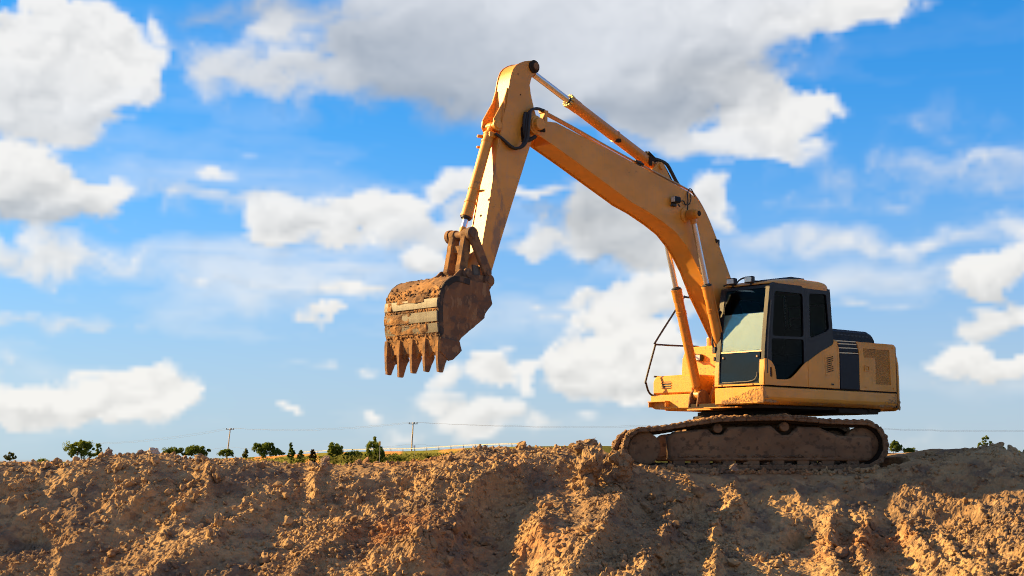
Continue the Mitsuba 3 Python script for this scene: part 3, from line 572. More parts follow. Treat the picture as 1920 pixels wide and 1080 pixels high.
# arm-cylinder foot bracket on the boom back
put(boom + '__cylinder_bracket', join([prism(round_poly([(1.86, 4.64), (2.10, 4.99), (2.17, 5.045), (2.27, 5.03), (2.32, 4.97), (2.52, 4.80)], 0.03, 3), v - 0.014, v + 0.014, 'uw', 0.004) for v in (-0.1, 0.1)]), 'm_paint')
put(boom + '__cylinder_bracket__pin', rod((2.20, -0.14, 4.965), (2.20, 0.15, 4.965), 0.055), 'm_paint')
for v in (0.05, -0.05):
    put(boom + '__hose', tube([(2.30, v, 5.09), (2.14, v, 5.08), (1.98, v, 5.04), (1.87, v, 4.93), (1.76, v, 4.80), (1.66, v, 4.70)], 0.03, 10), 'm_black')
put(boom + '__hose_fitting', join(rbox(2.30, 2.42, -0.10, 0.10, 5.02, 5.10, 0.02), rod((2.36, 0.0, 5.05), (2.46, 0.0, 5.19), 0.035, 10), rod((2.30, 0.07, 5.08), (2.47, 0.07, 5.17), 0.03, 10), rod((2.44, 0.10, 4.95), (2.44, 0.10, 5.10), 0.03, 10)), 'm_under')
# work lamp and its lead
put(boom + '__work_light', join(rbox(1.955, 2.115, 0.25, 0.34, 4.35, 4.46, 0.02), rbox(1.99, 2.08, 0.215, 0.27, 4.30, 4.37, 0.01), rod((1.96, 0.27, 4.34), (1.90, 0.26, 4.31), 0.012, 6), rod((2.10, 0.27, 4.34), (2.13, 0.26, 4.29), 0.014, 6)), 'm_black')
put(boom + '__work_light__lens', rbox(2.112, 2.12, 0.258, 0.332, 4.362, 4.448, 0.003), 'm_lens')
put(boom + '__work_light__glass', rbox(1.975, 2.095, 0.338, 0.345, 4.37, 4.445, 0.003), 'm_navy')
put(boom + '__cable', join(tube([(1.70, 0.25, 4.28), (1.69, 0.25, 4.42), (1.68, 0.24, 4.56), (1.61, 0.22, 4.65), (1.52, 0.20, 4.64), (1.45, 0.20, 4.53)], 0.010, 6), tube([(1.86, 0.235, 4.415), (1.78, 0.24, 4.42), (1.75, 0.24, 4.37), (1.66, 0.25, 4.38), (1.60, 0.24, 4.47), (1.59, 0.22, 4.57)], 0.008, 6)), 'm_black')
# boom cylinders
put(boom + '__cylinder_boss', lathe((1.725, 0.20, 4.195), (0, 1, 0), [(0, 0.13), (0.04, 0.125), (0.045, 0.10), (0.05, 0.095)]), 'm_paint')
put(boom + '__cylinder_boss', lathe((1.725, -0.20, 4.195), (0, -1, 0), [(0, 0.13), (0.04, 0.125), (0.045, 0.10), (0.05, 0.095)]), 'm_paint')

def cylinder(key, p0, p1, rb, rr, barrel, bands=(), bolts=0, mat='m_cyl', tail=0.10, eye=0.1, half=0.06):
    """hydraulic cylinder from the barrel eye p0 to the rod eye p1"""
    p0, p1 = np.asarray(p0, float), np.asarray(p1, float); d = p1 - p0; L = np.linalg.norm(d); d /= L
    prof = [(tail, rb * 0.5), (tail + 0.05, rb * 0.93), (tail + 0.07, rb)]
    for t in sorted(bands): prof += [(t - 0.016, rb), (t - 0.013, rb * 1.10), (t + 0.013, rb * 1.10), (t + 0.016, rb)]
    prof += [(barrel - 0.22, rb), (barrel - 0.20, rb * 1.07), (barrel - 0.03, rb * 1.09), (barrel - 0.028, rb * 1.16), (barrel, rb * 1.16)]
    put(key, lathe(p0, d, prof), mat)
    v = np.array([0, 1.0, 0])
    put(key + '__barrel_eye', join(rod(p0 - v * half, p0 + v * half, eye), rod(p0, p0 + d * (tail + 0.04), rb * 0.62)), mat)
    put(key + '__gland', lathe(p0, d, [(barrel - 0.005, rb * 0.98), (barrel + 0.025, rb * 0.96), (barrel + 0.03, rr * 1.25), (barrel + 0.045, rr * 1.2)]), 'm_black')
    if bolts:
        _, a, b = frame_of(d)
        put(key + '__gland__bolt', join([rod(p0 + d * (barrel - 0.01) + rb * 0.98 * (a * math.cos(t) + b * math.sin(t)), p0 + d * (barrel + 0.045) + rb * 0.98 * (a * math.cos(t) + b * math.sin(t)), 0.021, 8) for t in np.arange(bolts) * 2 * math.pi / bolts]), 'm_brass')
    put(key + '__rod', rod(p0 + d * (barrel - 0.1), p1 - d * (eye * 0.6), rr), 'm_chrome')
    put(key + '__rod_eye', join(rod(p1 - v * half, p1 + v * half, eye), rod(p1 - d * (eye + 0.07), p1, rr * 1.25)), mat)
bc = E_ + 'boom_cylinder'
for s, key in ((1, bc), (-1, bc + '_001')):
    cylinder(key, (0.785, s * 0.335, 1.255), (1.685, s * 0.335, 4.195), 0.083, 0.045, 1.855, (1.42, 1.46), 0, 'm_cyl', eye=0.085, half=0.065)
    put(key + '__pin_cap', join(rod((1.685, s * 0.395, 4.195), (1.685, s * 0.475, 4.195), 0.075), rod((1.685, s * 0.47, 4.195), (1.685, s * 0.485, 4.195), 0.055)), 'm_paint')
    put(key + '__pin_cap__hole', rod((1.685, s * 0.478, 4.195), (1.685, s * 0.492, 4.195), 0.045), 'm_under')
    put(key + '__feed_pipe', tube([(0.86, s * 0.42, 1.50), (0.98, s * 0.425, 1.95), (1.24, s * 0.425, 2.80), (1.27, s * 0.42, 2.90)], 0.013, 8, 4), 'm_cyl')
acy = E_ + 'arm_cylinder'
cylinder(acy, (2.20, 0, 4.965), (5.145, 0, 6.10), 0.093, 0.052, 2.16, (1.05,), 12, 'm_cyl', eye=0.09, half=0.075)
put(acy + '__clamp', rbox(3.13, 3.22, 0.03, 0.105, 5.235, 5.29, 0.012), 'm_under')

# ------------------------------------------------------------------ arm
arm = E_ + 'arm'
ap = np.array([(5.11, 6.195), (5.20, 6.185), (5.33, 6.155), (5.42, 6.115), (5.50, 6.065), (5.56, 6.00), (5.60, 5.92), (5.63, 5.82), (5.665, 5.65), (5.70, 5.44), (5.75, 5.28), (5.87, 4.85), (5.945, 4.36), (6.045, 3.91), (6.16, 3.39), (6.215, 3.11), (6.235, 2.88), (6.20, 2.74), (6.14, 2.685), (6.09, 2.69), (6.045, 2.77), (5.79, 3.43), (5.34, 4.56), (5.19, 4.93), (5.07, 5.09), (5.045, 5.19), (5.075, 5.31), (5.14, 5.47), (5.20, 5.66), (5.225, 5.80), (5.19, 5.92), (5.11, 6.00), (5.06, 6.06), (5.055, 6.14)])
ai = inset(ap if Polygon(ap).exterior.is_ccw else ap[::-1], 0.012)
put(arm, join(prism(ap, 0.138, 0.154, 'uw', 0.003), prism(ap, -0.154, -0.138, 'uw', 0.003), prism(clip_poly(ai, (0, 0, 9, 5.80)), -0.139, 0.139, 'uw'),
              prism(clip_poly(ai, (5.24, 5.60, 9, 9)), -0.139, 0.139, 'uw')), 'm_arm_paint')
ear = round_poly([(5.66, 5.72), (5.70, 5.60), (5.75, 5.47), (5.85, 5.32), (5.94, 5.18), (5.955, 5.08), (5.92, 5.02), (5.84, 5.00), (5.76, 5.06), (5.70, 5.28), (5.62, 5.60)], 0.015, 3)
put(arm + '__cylinder_ear', prism(ear, 0.115, 0.137, 'uw', 0.003), 'm_paint')
put(arm + '__cylinder_ear', prism(ear, -0.137, -0.115, 'uw', 0.003), 'm_paint')
put(arm + '__cylinder_ear__pin', join(lathe((5.875, 0.12, 5.085), (0, 1, 0), [(0, 0.085), (0.035, 0.085), (0.04, 0.06), (0.06, 0.055)]), rod((5.875, -0.15, 5.085), (5.875, 0.13, 5.085), 0.05)), 'm_paint')
put(arm + '__cylinder_ear__pin__bolt', rod((5.86, 0.15, 5.20), (5.86, 0.19, 5.20), 0.022, 8), 'm_chrome') if False else None
put(arm + '__head_pin', lathe((5.145, 0.13, 6.10), (0, 1, 0), [(0, 0.10), (0.05, 0.10), (0.055, 0.075), (0.08, 0.07)]), 'm_under')
put(arm + '__head_pin__disc', rod((5.145, 0.205, 6.10), (5.145, 0.222, 6.10), 0.055), 'm_rust')
put(arm + '__head_pin', lathe((5.145, -0.13, 6.10), (0, -1, 0), [(0, 0.10), (0.05, 0.10), (0.055, 0.075), (0.08, 0.07)]), 'm_under')
put(arm + '__grease_pipe', tube([(5.74, 0.158, 5.50), (5.80, 0.158, 5.10), (5.86, 0.158, 4.75)], 0.007, 6, 4), 'm_paint')
for dv in (0.0, 0.05):
    put(arm + '__hose', tube([(4.955, 0.19 - dv, 5.445), (5.07, 0.20 + dv * .3, 5.445), (5.19, 0.205 + dv * .5, 5.43), (5.285, 0.215 + dv * .5, 5.375), (5.345, 0.23 + dv, 5.28), (5.385, 0.25 + dv, 5.12), (5.40, 0.24 + dv, 4.94), (5.47, 0.225 + dv, 4.81), (5.57, 0.20 + dv * .5, 4.765), (5.68, 0.19 + dv * .5, 4.79), (5.79, 0.18, 4.87), (5.905, 0.13 - dv * .2, 4.955)], 0.022, 10), 'm_black')
put(arm + '__hose_bundle', join(tube([(5.36, 0.20, 5.33), (5.385, 0.20, 5.15), (5.36, 0.20, 4.98), (5.30, 0.21, 4.93), (5.20, 0.26, 5.00)], 0.030, 10), tube([(5.33, 0.18, 5.36), (5.36, 0.18, 5.15), (5.33, 0.18, 4.97), (5.26, 0.20, 4.97)], 0.028, 10)), 'm_black')
put(arm + '__hose_coupling', join(rod((4.93, 0.17, 5.435), (5.03, 0.19, 5.445), 0.030, 8)), 'm_black')
put(arm + '__oil_stain', prism(round_poly([(5.42, 5.10), (5.33, 5.22), (5.28, 4.98), (5.33, 4.86), (5.40, 4.90)], 0.03), 0.1545, 0.1565, 'uw'), 'm_under', label='dark oil stain below the hose loop')
put(arm + '__hole', join([rod((u, 0.150, w), (u, 0.1562, w), 0.013, 10) for u, w in ((5.42, 5.62), (5.47, 5.93))] + [rod((u, 0.0, w), (u + 0.006, 0.0, w + 0.001), 0.02, 10) for u, w in ((6.075, 3.72),)]), 'm_under')
bcy = E_ + 'bucket_cylinder'
cylinder(bcy, (5.875, 0, 5.085), (6.455, 0, 3.385), 0.080, 0.041, 1.50, (0.14, 0.26, 1.05, 1.26), 0, 'm_paint', tail=0.06, eye=0.06, half=0.05)
put(bcy + '__port', join(rbox(5.86, 5.98, 0.02, 0.10, 4.90, 4.99, 0.012), rod((5.97, -0.07, 4.93), (6.06, -0.10, 4.93), 0.025, 8), rod((6.01, -0.08, 4.76), (6.08, -0.09, 4.76), 0.02, 8)), 'm_paint')
put(bcy + '__clamp', join(rbox(6.14, 6.18, -0.11, 0.16, 4.05, 4.08, 0.004)), 'm_paint')

# ------------------------------------------------------------------ linkage and bucket
lk = E_ + 'bucket_link'
P1 = np.array([6.46, 0, 3.385]); P2 = np.array([6.56, 0, 2.79])
hb = [rod(P1 + [0, s * 0.09, 0], P1 + [0, s * 0.20, 0], 0.085) for s in (-1, 1)]
for s in (-1, 1):
    q = [(P1[0] - 0.07, P1[2]), (P1[0] + 0.07, P1[2] + 0.02), (P2[0] + 0.09, P2[2] + 0.05), (P2[0] + 0.05, P2[2] - 0.06), (P2[0] - 0.08, P2[2] - 0.04), (P2[0] - 0.07, P2[2] + 0.1)]
    hb.append(prism(q, min(s * 0.075, s * 0.185), max(s * 0.075, s * 0.185), 'uw', 0.012))
hb.append(prism([(P1[0] - 0.05, P1[2] - 0.28), (P1[0] + 0.07, P1[2] - 0.26), (P1[0] + 0.075, P1[2] - 0.16), (P1[0] - 0.05, P1[2] - 0.17)], -0.08, 0.08, 'uw', 0.01))
put(lk, roughen(join(hb), 0.04, 0.02, 14, 2), 'm_bucket_mud', smooth=25)
put(lk + '__pin', roughen(join(rod(P1 + [0, -0.29, 0], P1 + [0, 0.29, 0], 0.065), *[lathe(P1 + [0, s * 0.205, 0], (0, s, 0), [(0, 0.10), (0.06, 0.10), (0.065, 0.07), (0.08, 0.07)]) for s in (-1, 1)]), 0.05, 0.008, 12, 3), 'm_rust', smooth=30)
for s in (-1, 1):
    A = np.array([6.155, s * 0.235, 2.84]); B = np.array([6.455, s * 0.235, 3.385]); d = (B - A) / np.linalg.norm(B - A); nn = np.array([-d[2], 0, d[0]])
    q = [B + nn * 0.085 + d * 0.02, B + d * 0.09, B - nn * 0.085 + d * 0.02, A - nn * 0.075, A - d * 0.08 - nn * 0.03, A - d * 0.08 + nn * 0.03, A + nn * 0.075]
    put(E_ + 'side_link', roughen(prism([(x[0], x[2]) for x in q], s * 0.235 - 0.03, s * 0.235 + 0.03, 'uw', 0.012), 0.05, 0.010, 12, 5 + s), 'm_rust', smooth=30)
    put(E_ + 'side_link__pin', rod((6.155, s * 0.2, 2.84), (6.155, s * 0.285, 2.84), 0.045) if s > 0 else rod((6.155, s * 0.285, 2.84), (6.155, s * 0.2, 2.84), 0.045), 'm_rust')
bk = E_ + 'bucket'
HB = 0.58
outer = [(6.66, 2.64), (6.80, 2.665), (6.96, 2.69), (7.09, 2.69), (7.17, 2.655), (7.26, 2.59), (7.325, 2.50), (7.36, 2.41), (7.38, 2.27), (7.38, 2.07), (7.365, 1.95), (7.345, 1.83), (7.32, 1.70), (7.28, 1.585)]
sidep = [(6.50, 2.64), (6.72, 2.645)] + outer[1:] + [(7.18, 1.59), (7.13, 1.54), (6.97, 1.66), (6.995, 1.77), (6.95, 1.83), (6.52, 2.14), (6.51, 2.20), (6.39, 2.32), (6.37, 2.35), (6.43, 2.57)]
for s in (1, -1):
    a, b = sorted((s * (HB - 0.035), s * HB))
    put(bk + '__side_plate', roughen(prism(sidep, a, b, 'uw', 0.004), 0.05, 0.018, 7, 11 + s), 'm_rust', smooth=35)
    rim = np.vstack([np.array(outer[3:]), inset(np.array(outer)[::-1], 0.075)[::-1][3:-1][::-1]])
    o = np.array(outer); cen = np.array([6.85, 2.15]); inn = o + (cen - o) / np.linalg.norm(cen - o, axis=1, keepdims=True) * 0.085
    rim = np.vstack([o[1:12], inn[1:12][::-1]])
    a, b = sorted((s * (HB - 0.002), s * (HB + 0.014)))
    put(bk + '__side_rim', roughen(prism(rim, a, b, 'uw', 0.003), 0.05, 0.008, 9, 14), 'm_rim', smooth=35)
# back sheet
o = np.array(outer)
o = np.vstack([spline(np.column_stack([o[:10], np.zeros(10)]), 4)[:, :2], o[10:]])
tn = np.gradient(o, axis=0); tn /= np.linalg.norm(tn, axis=1, keepdims=True); nrm = np.column_stack([tn[:, 1], -tn[:, 0]])
back = np.vstack([o, (o + nrm * 0.04)[::-1]]) if Polygon(np.vstack([o, (o + nrm * 0.04)[::-1]])).intersects(shapely.Point(7.3, 2.2)) and False else None
sgn = 1 if np.dot((o + nrm)[len(o) // 2] - np.array([6.85, 2.15]), (o - np.array([6.85, 2.15]))[len(o) // 2]) < np.dot((o[len(o) // 2] - np.array([6.85, 2.15])), (o[len(o) // 2] - np.array([6.85, 2.15]))) else -1
inn = o + nrm * 0.035 * sgn
put(bk, roughen(prism(np.vstack([o, inn[::-1]]), -HB + 0.034, HB - 0.034, 'uw'), 0.018, 0.050, 6, 21, 6), 'm_bucket_mud', smooth=30, label='orange mud caked over the back of the bucket')
# wear strips
def follow(w):
    k = np.argmin(np.abs(o[18:, 1] - w)) + 18; return np.interp(-w, -o[18:, 1], o[18:, 0])
for w0, w1, v0, v1 in ((2.24, 2.365, -HB, HB + 0.005), (2.045, 2.185, -HB, HB + 0.005), (1.895, 2.02, -HB, HB + 0.005)):
    ww = np.linspace(w1, w0, 5); q = [(follow(w) + 0.022, w) for w in ww] + [(follow(w) - 0.02, w) for w in ww[::-1]]
    put(bk + '__wear_strip', prism(q, v0, v1, 'uw', 0.004), 'm_wear')
q_ = np.random.default_rng(5); ms = []
def stick(v, w, s, sub=1):
    m = chunk(int(q_.integers(1e6)), s * 0.9, 1.0); m.vertices = m.vertices * [0.45, q_.uniform(0.8, 1.6), q_.uniform(0.5, 1.3)] + [follow(w) + 0.012, v, w]; return m
for i in range(620):
    z = q_.random()
    if z < 0.30: v, w, s = q_.uniform(-0.56, 0.56), q_.choice([2.21, 2.03, 2.385, 1.885]) + q_.normal(0, 0.008), q_.uniform(0.010, 0.026)
    elif z < 0.48: v, w, s = q_.uniform(-0.56, -0.02), q_.uniform(2.03, 2.19), q_.uniform(0.015, 0.035)
    elif z < 0.75: v, w, s = q_.uniform(-0.56, 0.36), q_.uniform(1.86, 2.02), q_.uniform(0.015, 0.040)
    elif z < 0.92: v, w, s = q_.uniform(-0.57, 0.57), q_.uniform(1.60, 1.90), q_.uniform(0.014, 0.034)
    else: v, w, s = q_.uniform(-0.57, 0.57), q_.uniform(2.39, 2.52), q_.uniform(0.015, 0.035)
    ms.append(stick(v, w, s))
put(bk + '__mud_clod', join(ms), 'm_bucket_mud', smooth=False, kind='stuff')
ms = []
for i in range(90):
    t = q_.uniform(0, 1) ** 1.2; k = int(2 + t * 26); k = min(k, len(o) - 1)
    m = chunk(int(q_.integers(1e6)), q_.uniform(0.010, 0.03), 0.6); m.vertices = m.vertices + [o[k, 0] - 0.0, q_.uniform(-0.55, 0.55), o[k, 1] + 0.0]; ms.append(m)
for i in range(70):
    m = lump(int(q_.integers(1e6)), q_.uniform(0.02, 0.05), 1, 0.8, 0.7); m.vertices = m.vertices + [q_.uniform(6.6, 6.95), q_.uniform(-0.35, 0.3), 2.69 + q_.uniform(0, 0.03)]; ms.append(m)
put(bk + '__mud_clod_001', join(ms), 'm_bucket_mud', smooth=40, kind='stuff')
for v0, v1, w0, w1, sd in ((-0.575, 0.02, 2.05, 2.18, 1), (-0.575, 0.36, 1.90, 2.015, 2), (-0.50, -0.40, 2.25, 2.36, 3), (-0.30, 0.30, 2.33, 2.40, 4)):
    wg = np.linspace(w1, w0, 6); qd = [(follow(w) + 0.030, w) for w in wg] + [(follow(w) - 0.01, w) for w in wg[::-1]]
    put(bk + '__mud_cake', roughen(prism(qd, v0, v1, 'uw', 0.006), 0.018, 0.075, 8, 300 + sd, 5, 0.56), 'm_bucket_mud', smooth=25)
# lip with scallops, adapters and teeth
lipv = []
tv = (-0.56, -0.28, 0.0, 0.28, 0.56)
for a, b in zip(tv[:-1], tv[1:]):
    for t in np.linspace(0.14, 0.86, 7): lipv.append((a + (b - a) * t, 1.56 + 0.075 * math.sin(math.pi * (t - 0.14) / 0.72)))
lo = [(-HB, 1.50)] + [(-0.52, 1.50)] + lipv + [(0.52, 1.50), (HB, 1.50), (HB, 1.80), (-HB, 1.80)]
lip = plate(np.array(lo), [], 0, 0.04, 'vw'); lv = np.array(lip.vertices)
lip.vertices = np.column_stack([np.interp(-lv[:, 2], [-1.80, -1.5], [7.335, 7.285]) + lv[:, 0] - 0.025, lv[:, 1], lv[:, 2]])
put(bk + '__lip', roughen(lip, 0.04, 0.016, 11, 31), 'm_bucket_mud', smooth=30)
def tooth_mesh(i, v):
    up = prism([(7.375, 1.83), (7.385, 1.70), (7.385, 1.62), (7.20, 1.62), (7.22, 1.72), (7.33, 1.80)], v - 0.040, v + 0.040, 'uw', 0.010)
    dn = prism([(7.385, 1.635), (7.38, 1.50), (7.368, 1.352 - 0.02 * (i == 1)), (7.295, 1.345 - 0.02 * (i == 1)), (7.24, 1.47), (7.195, 1.555), (7.215, 1.64)], v - 0.034, v + 0.034, 'uw', 0.010)
    w = np.array(dn.vertices); t = np.clip((1.62 - w[:, 2]) / 0.27, 0, 1); w[:, 1] = v + (w[:, 1] - v) * (1 - 0.12 * t); dn.vertices = w
    wv = np.array(dn.vertices); t2 = np.clip((1.62 - wv[:, 2]) / 0.27, 0, 1); k_ = (0.6, -1.0, 0.3, -0.5, 0.9)[i]
    wv[:, 1] += 0.014 * k_ * t2; wv[:, 2] += 0.022 * (0.3, -0.9, 0.2, 0.7, -0.2)[i] * t2; wv[:, 0] += 0.012 * (0.5, -0.4, 0.2, -0.6, 0.1)[i] * t2; dn.vertices = wv
    return up, dn
for i, v in enumerate(tv):
    up, dn = tooth_mesh(i, v)
    put(bk + '__adapter', roughen(up, 0.03, 0.016, 16, 40 + i), 'm_bucket_mud', smooth=25)
    put(bk + '__tooth', roughen(dn, 0.03, 0.014, 18, 50 + i), 'm_rust', smooth=25)
for s in (1, -1):
    sc = [(7.34, 1.82), (7.345, 1.62), (7.20, 1.50), (7.12, 1.52), (6.96, 1.655), (7.0, 1.78), (7.15, 1.80)]
    a, b = sorted((s * HB, s * (HB + 0.028)))
    put(bk + '__side_cutter', roughen(prism(sc, a, b, 'uw', 0.006), 0.05, 0.012, 10, 60 + s), 'm_rust', smooth=30)
# ears that carry arm and link
for s in (-1, 1):
    er = round_poly([(6.06, 2.66), (6.10, 2.60), (6.45, 2.58), (6.95, 2.66), (6.80, 2.74), (6.66, 2.86), (6.54, 2.87), (6.46, 2.80), (6.36, 2.80), (6.24, 2.80), (6.10, 2.80)], 0.02, 3)
    a, b = sorted((s * 0.200, s * 0.228))
    put(bk + '__ear', prism(er, a, b, 'uw', 0.005), 'm_rust')
    put(bk + '__ear__pin', lathe((6.555, s * 0.22, 2.79), (0, s, 0), [(0, 0.085), (0.05, 0.085), (0.055, 0.055), (0.075, 0.05)]), 'm_rust')
    put(bk + '__ear__pin', lathe((6.14, s * 0.22, 2.73), (0, s, 0), [(0, 0.095), (0.05, 0.09), (0.055, 0.055), (0.07, 0.05)]), 'm_rust')
put(bk + '__top_plate', rbox(6.40, 6.72, -HB + 0.03, HB - 0.03, 2.595, 2.635, 0.005), 'm_rust')
put(bk + '__ear_guard', prism([(6.24, 2.62), (6.36, 2.62), (6.40, 2.95), (6.26, 2.93)], 0.155, 0.198, 'uw', 0.006), 'm_wear')

# ------------------------------------------------------------------ crawlers (they run along world x)
CY = 25.81
XI, WI, XS, WS = 2.15, 0.345, 5.72, 0.405
def loop_path():
    P = []
    for a in np.linspace(-90, -262, 16): P.append((XI + 0.315 * math.cos(math.radians(a)), WI + 0.315 * math.sin(math.radians(a))))
    P += [(2.40, 0.672), (2.68, 0.715), (2.98, 0.765), (3.36, 0.815), (3.7, 0.832), (4.1, 0.842), (4.46, 0.845), (4.85, 0.815), (5.2, 0.785), (5.5, 0.775)]
    for a in np.linspace(88, -90, 16): P.append((XS + 0.365 * math.cos(math.radians(a)), WS + 0.365 * math.sin(math.radians(a))))
    P += [(5.2, 0.032), (4.6, 0.03), (4.0, 0.03), (3.4, 0.03), (2.8, 0.03), (2.4, 0.03)]
    P = np.array(P); Q = np.vstack([P, P[:1]])
    s = np.r_[0, np.cumsum(np.linalg.norm(np.diff(Q, axis=0), axis=1))]
    return Q, s
Q, SL = loop_path()
NSH = 47
def at(t):
    t = t % SL[-1]; p = np.array([np.interp(t, SL, Q[:, 0]), np.interp(t, SL, Q[:, 1])])
    a = np.array([np.interp((t + .05) % SL[-1], SL, Q[:, 0]), np.interp((t + .05) % SL[-1], SL, Q[:, 1])]); b = np.array([np.interp((t - .05) % SL[-1], SL, Q[:, 0]), np.interp((t - .05) % SL[-1], SL, Q[:, 1])])
    d = a - b; return p, d / np.linalg.norm(d)
def shoe_mesh(seed):
    """x along the chain, y across, z outwards"""
    pr = [(-0.098, -0.012), (0.098, -0.012), (0.100, 0.008), (0.075, 0.012), (0.070, 0.034), (0.056, 0.034), (0.050, 0.012), (0.010, 0.012), (0.006, 0.034), (-0.008, 0.034), (-0.012, 0.012), (-0.056, 0.012), (-0.060, 0.034), (-0.074, 0.034), (-0.080, 0.012), (-0.100, 0.006)]
    m = prism(pr, -0.30, 0.30, 'uw')
    q = np.random.default_rng(seed); ms = [m]
    for i in range(26):
        k = lump(int(q.integers(1e6)), q.uniform(0.015, 0.045), 1, 0.7, 0.8)
        k.vertices = k.vertices + [q.uniform(-0.09, 0.09), (-0.29 if q.random() < 0.5 else q.uniform(-0.29, 0.29)) + q.uniform(-0.012, 0.01), q.uniform(0.004, 0.026)]; ms.append(k)
    edge = roughen(rbox(-0.10, 0.10, -0.312, -0.26, -0.045, 0.026, 0.012), 0.05, 0.045, 9, seed)
    return roughen(join(ms[0]), 0.09, 0.010, 9, seed + 3), join(ms[1:] + [edge])
shoes = [shoe_mesh(s) for s in range(5)]
shoe_ply = []
for a, b in shoes:
    shoe_ply.append(mikit.ply(join(a, b), 'm_track', smooth=30))
def crawler(key, yc, near):
    sg = 1
    for i in range(NSH):
        p, d = at(i * SL[-1] / NSH)
        # path runs clockwise seen from the front (bottom -> left end -> top -> right end): outward normal
        nx = np.array([d[1], -d[0]]); 
        if np.dot(nx, p - np.array([3.95, 0.40])) < 0: nx = -nx
        jt = 0.03 * math.sin(i * 12.9)
        M = np.eye(4); M[:3, 0] = [nx[1], 0, -nx[0]]; M[:3, 1] = [0, 1, 0]; M[:3, 2] = [nx[0], 0, nx[1]]
        M[:3, 3] = [p[0], yc + 0.006 * math.sin(i * 7.7), p[1]]
        base = key + '__shoe'; k = base if base not in scene else '%s_%03d' % (base, i)
        scene[k] = {**shoe_ply[(i * 7 + (0 if near else 2)) % 5], 'to_world': T(M.tolist())}
    # chain band
    inn = []; out = []
    for t in np.linspace(0, SL[-1], 120, endpoint=False):
        p, d = at(t); nx = np.array([d[1], -d[0]])
        if np.dot(nx, p - np.array([3.95, 0.40])) < 0: nx = -nx
        out.append(p - nx * 0.012); inn.append(p - nx * 0.085)
    ch = plate(np.array(out), [np.array(inn)], yc - 0.10, yc + 0.10, 'uw')
    put(key + '__chain', ch, 'm_under', local=False)
    f = yc - 0.23 if near else yc + 0.23
    fr = [(2.56, 0.17), (2.56, 0.53), (2.66, 0.61), (3.20, 0.665), (3.30, 0.57), (3.44, 0.57), (3.53, 0.68), (4.22, 0.71), (4.40, 0.55), (4.52, 0.55), (4.68, 0.71), (5.02, 0.68), (5.22, 0.60), (5.34, 0.555), (5.72, 0.55), (5.83, 0.48), (5.855, 0.38), (5.85, 0.22), (5.80, 0.15), (2.62, 0.14)]
    m = roughen(prism(fr, yc - 0.225, yc + 0.2, 'uw', 0.03), 0.06, 0.055, 4, 71, 5)
    put(key + '__frame', m, 'm_track', smooth=35, local=False)
    put(key + '__frame__bolt', rod((5.67, yc - 0.26, 0.40), (5.67, yc - 0.21, 0.40), 0.03, 12), 'm_track', local=False)
    put(key + '__frame__ledge', roughen(join(rbox(2.6, 5.8, yc - 0.245, yc - 0.20, 0.15, 0.20, 0.015), rbox(5.25, 5.86, yc - 0.25, yc - 0.2, 0.16, 0.54, 0.03)), 0.08, 0.03, 5, 72), 'm_track', local=False)
    put(key + '__idler', roughen(lathe((XI, yc - 0.19, WI), (0, 1, 0), [(0, 0.10), (0.0, 0.24), (0.02, 0.275), (0.09, 0.285), (0.29, 0.285), (0.36, 0.27), (0.38, 0.24)], 40), 0.06, 0.04, 5, 73, 5), 'm_track', smooth=35, local=False)
    put(key + '__sprocket', roughen(lathe((XS, yc - 0.16, WS), (0, 1, 0), [(0, 0.20), (0.02, 0.27), (0.06, 0.285), (0.26, 0.285), (0.30, 0.25)], 40), 0.08, 0.02, 5, 74), 'm_track', smooth=35, local=False)
    for x, w in ((3.365, 0.672), (4.46, 0.70)):
        put(key + '__carrier_roller', roughen(lathe((x, yc - 0.19, w), (0, 1, 0), [(0, 0.06), (0.01, 0.075), (0.12, 0.08), (0.13, 0.06), (0.25, 0.06), (0.26, 0.08), (0.36, 0.08)], 24), 0.05, 0.015, 8, 75), 'm_track', local=False)
    for i in range(8):
        x = 2.72 + i * 0.405 + (0 if near else 0.17)
        put(key + '__bottom_roller', roughen(join(lathe((x, yc - 0.20, 0.125), (0, 1, 0), [(0, 0.05), (0.01, 0.085), (0.14, 0.09), (0.15, 0.075), (0.25, 0.075), (0.26, 0.09), (0.38, 0.085)], 20), rbox(x - 0.10, x + 0.10, yc - 0.225, yc - 0.19, 0.06, 0.17, 0.012)), 0.06, 0.02, 7, 80 + i), 'm_track', local=False)
crawler(E_ + 'crawler', CY - 1.10, True)
crawler(E_ + 'crawler_001', CY + 1.10, False)
# carbody and slew ring
put(E_ + 'undercarriage', roughen(join(rbox(3.0, 4.95, CY - 0.95, CY + 0.95, 0.45, 0.84, 0.06), rbox(2.9, 5.1, CY - 1.0, CY - 0.5, 0.42, 0.74, 0.04), rbox(2.9, 5.1, CY + 0.5, CY + 1.0, 0.42, 0.74, 0.04)), 0.15, 0.05, 3, 90), 'm_track', local=False)
put(E_ + 'slew_ring', join(lathe((3.986, CY, 0.80), (0, 0, 1), [(0, 0.86), (0.10, 0.86), (0.11, 0.78), (0.17, 0.78), (0.18, 0.72), (0.24, 0.72)], 48)), 'm_under', local=False)
# soil lying on the frame and along the crawler tops
q_ = np.random.default_rng(9); ms = []
for i in range(420):
    x = q_.uniform(2.9, 5.0); y = q_.uniform(CY - 1.35, CY - 0.55)
    m = lump(int(q_.integers(1e6)), q_.uniform(0.02, 0.055), 1, 0.6, 0.8); wt = np.interp(x, [2.2, 2.98, 3.36, 4.46, 5.2, 6], [0.70, 0.79, 0.845, 0.872, 0.815, 0.8])
    m.vertices = m.vertices + [x, y, wt + q_.uniform(-0.01, 0.02)]; ms.append(m)
put(E_ + 'crawler__loose_soil', join(ms), 'm_mud', local=False, kind='stuff')

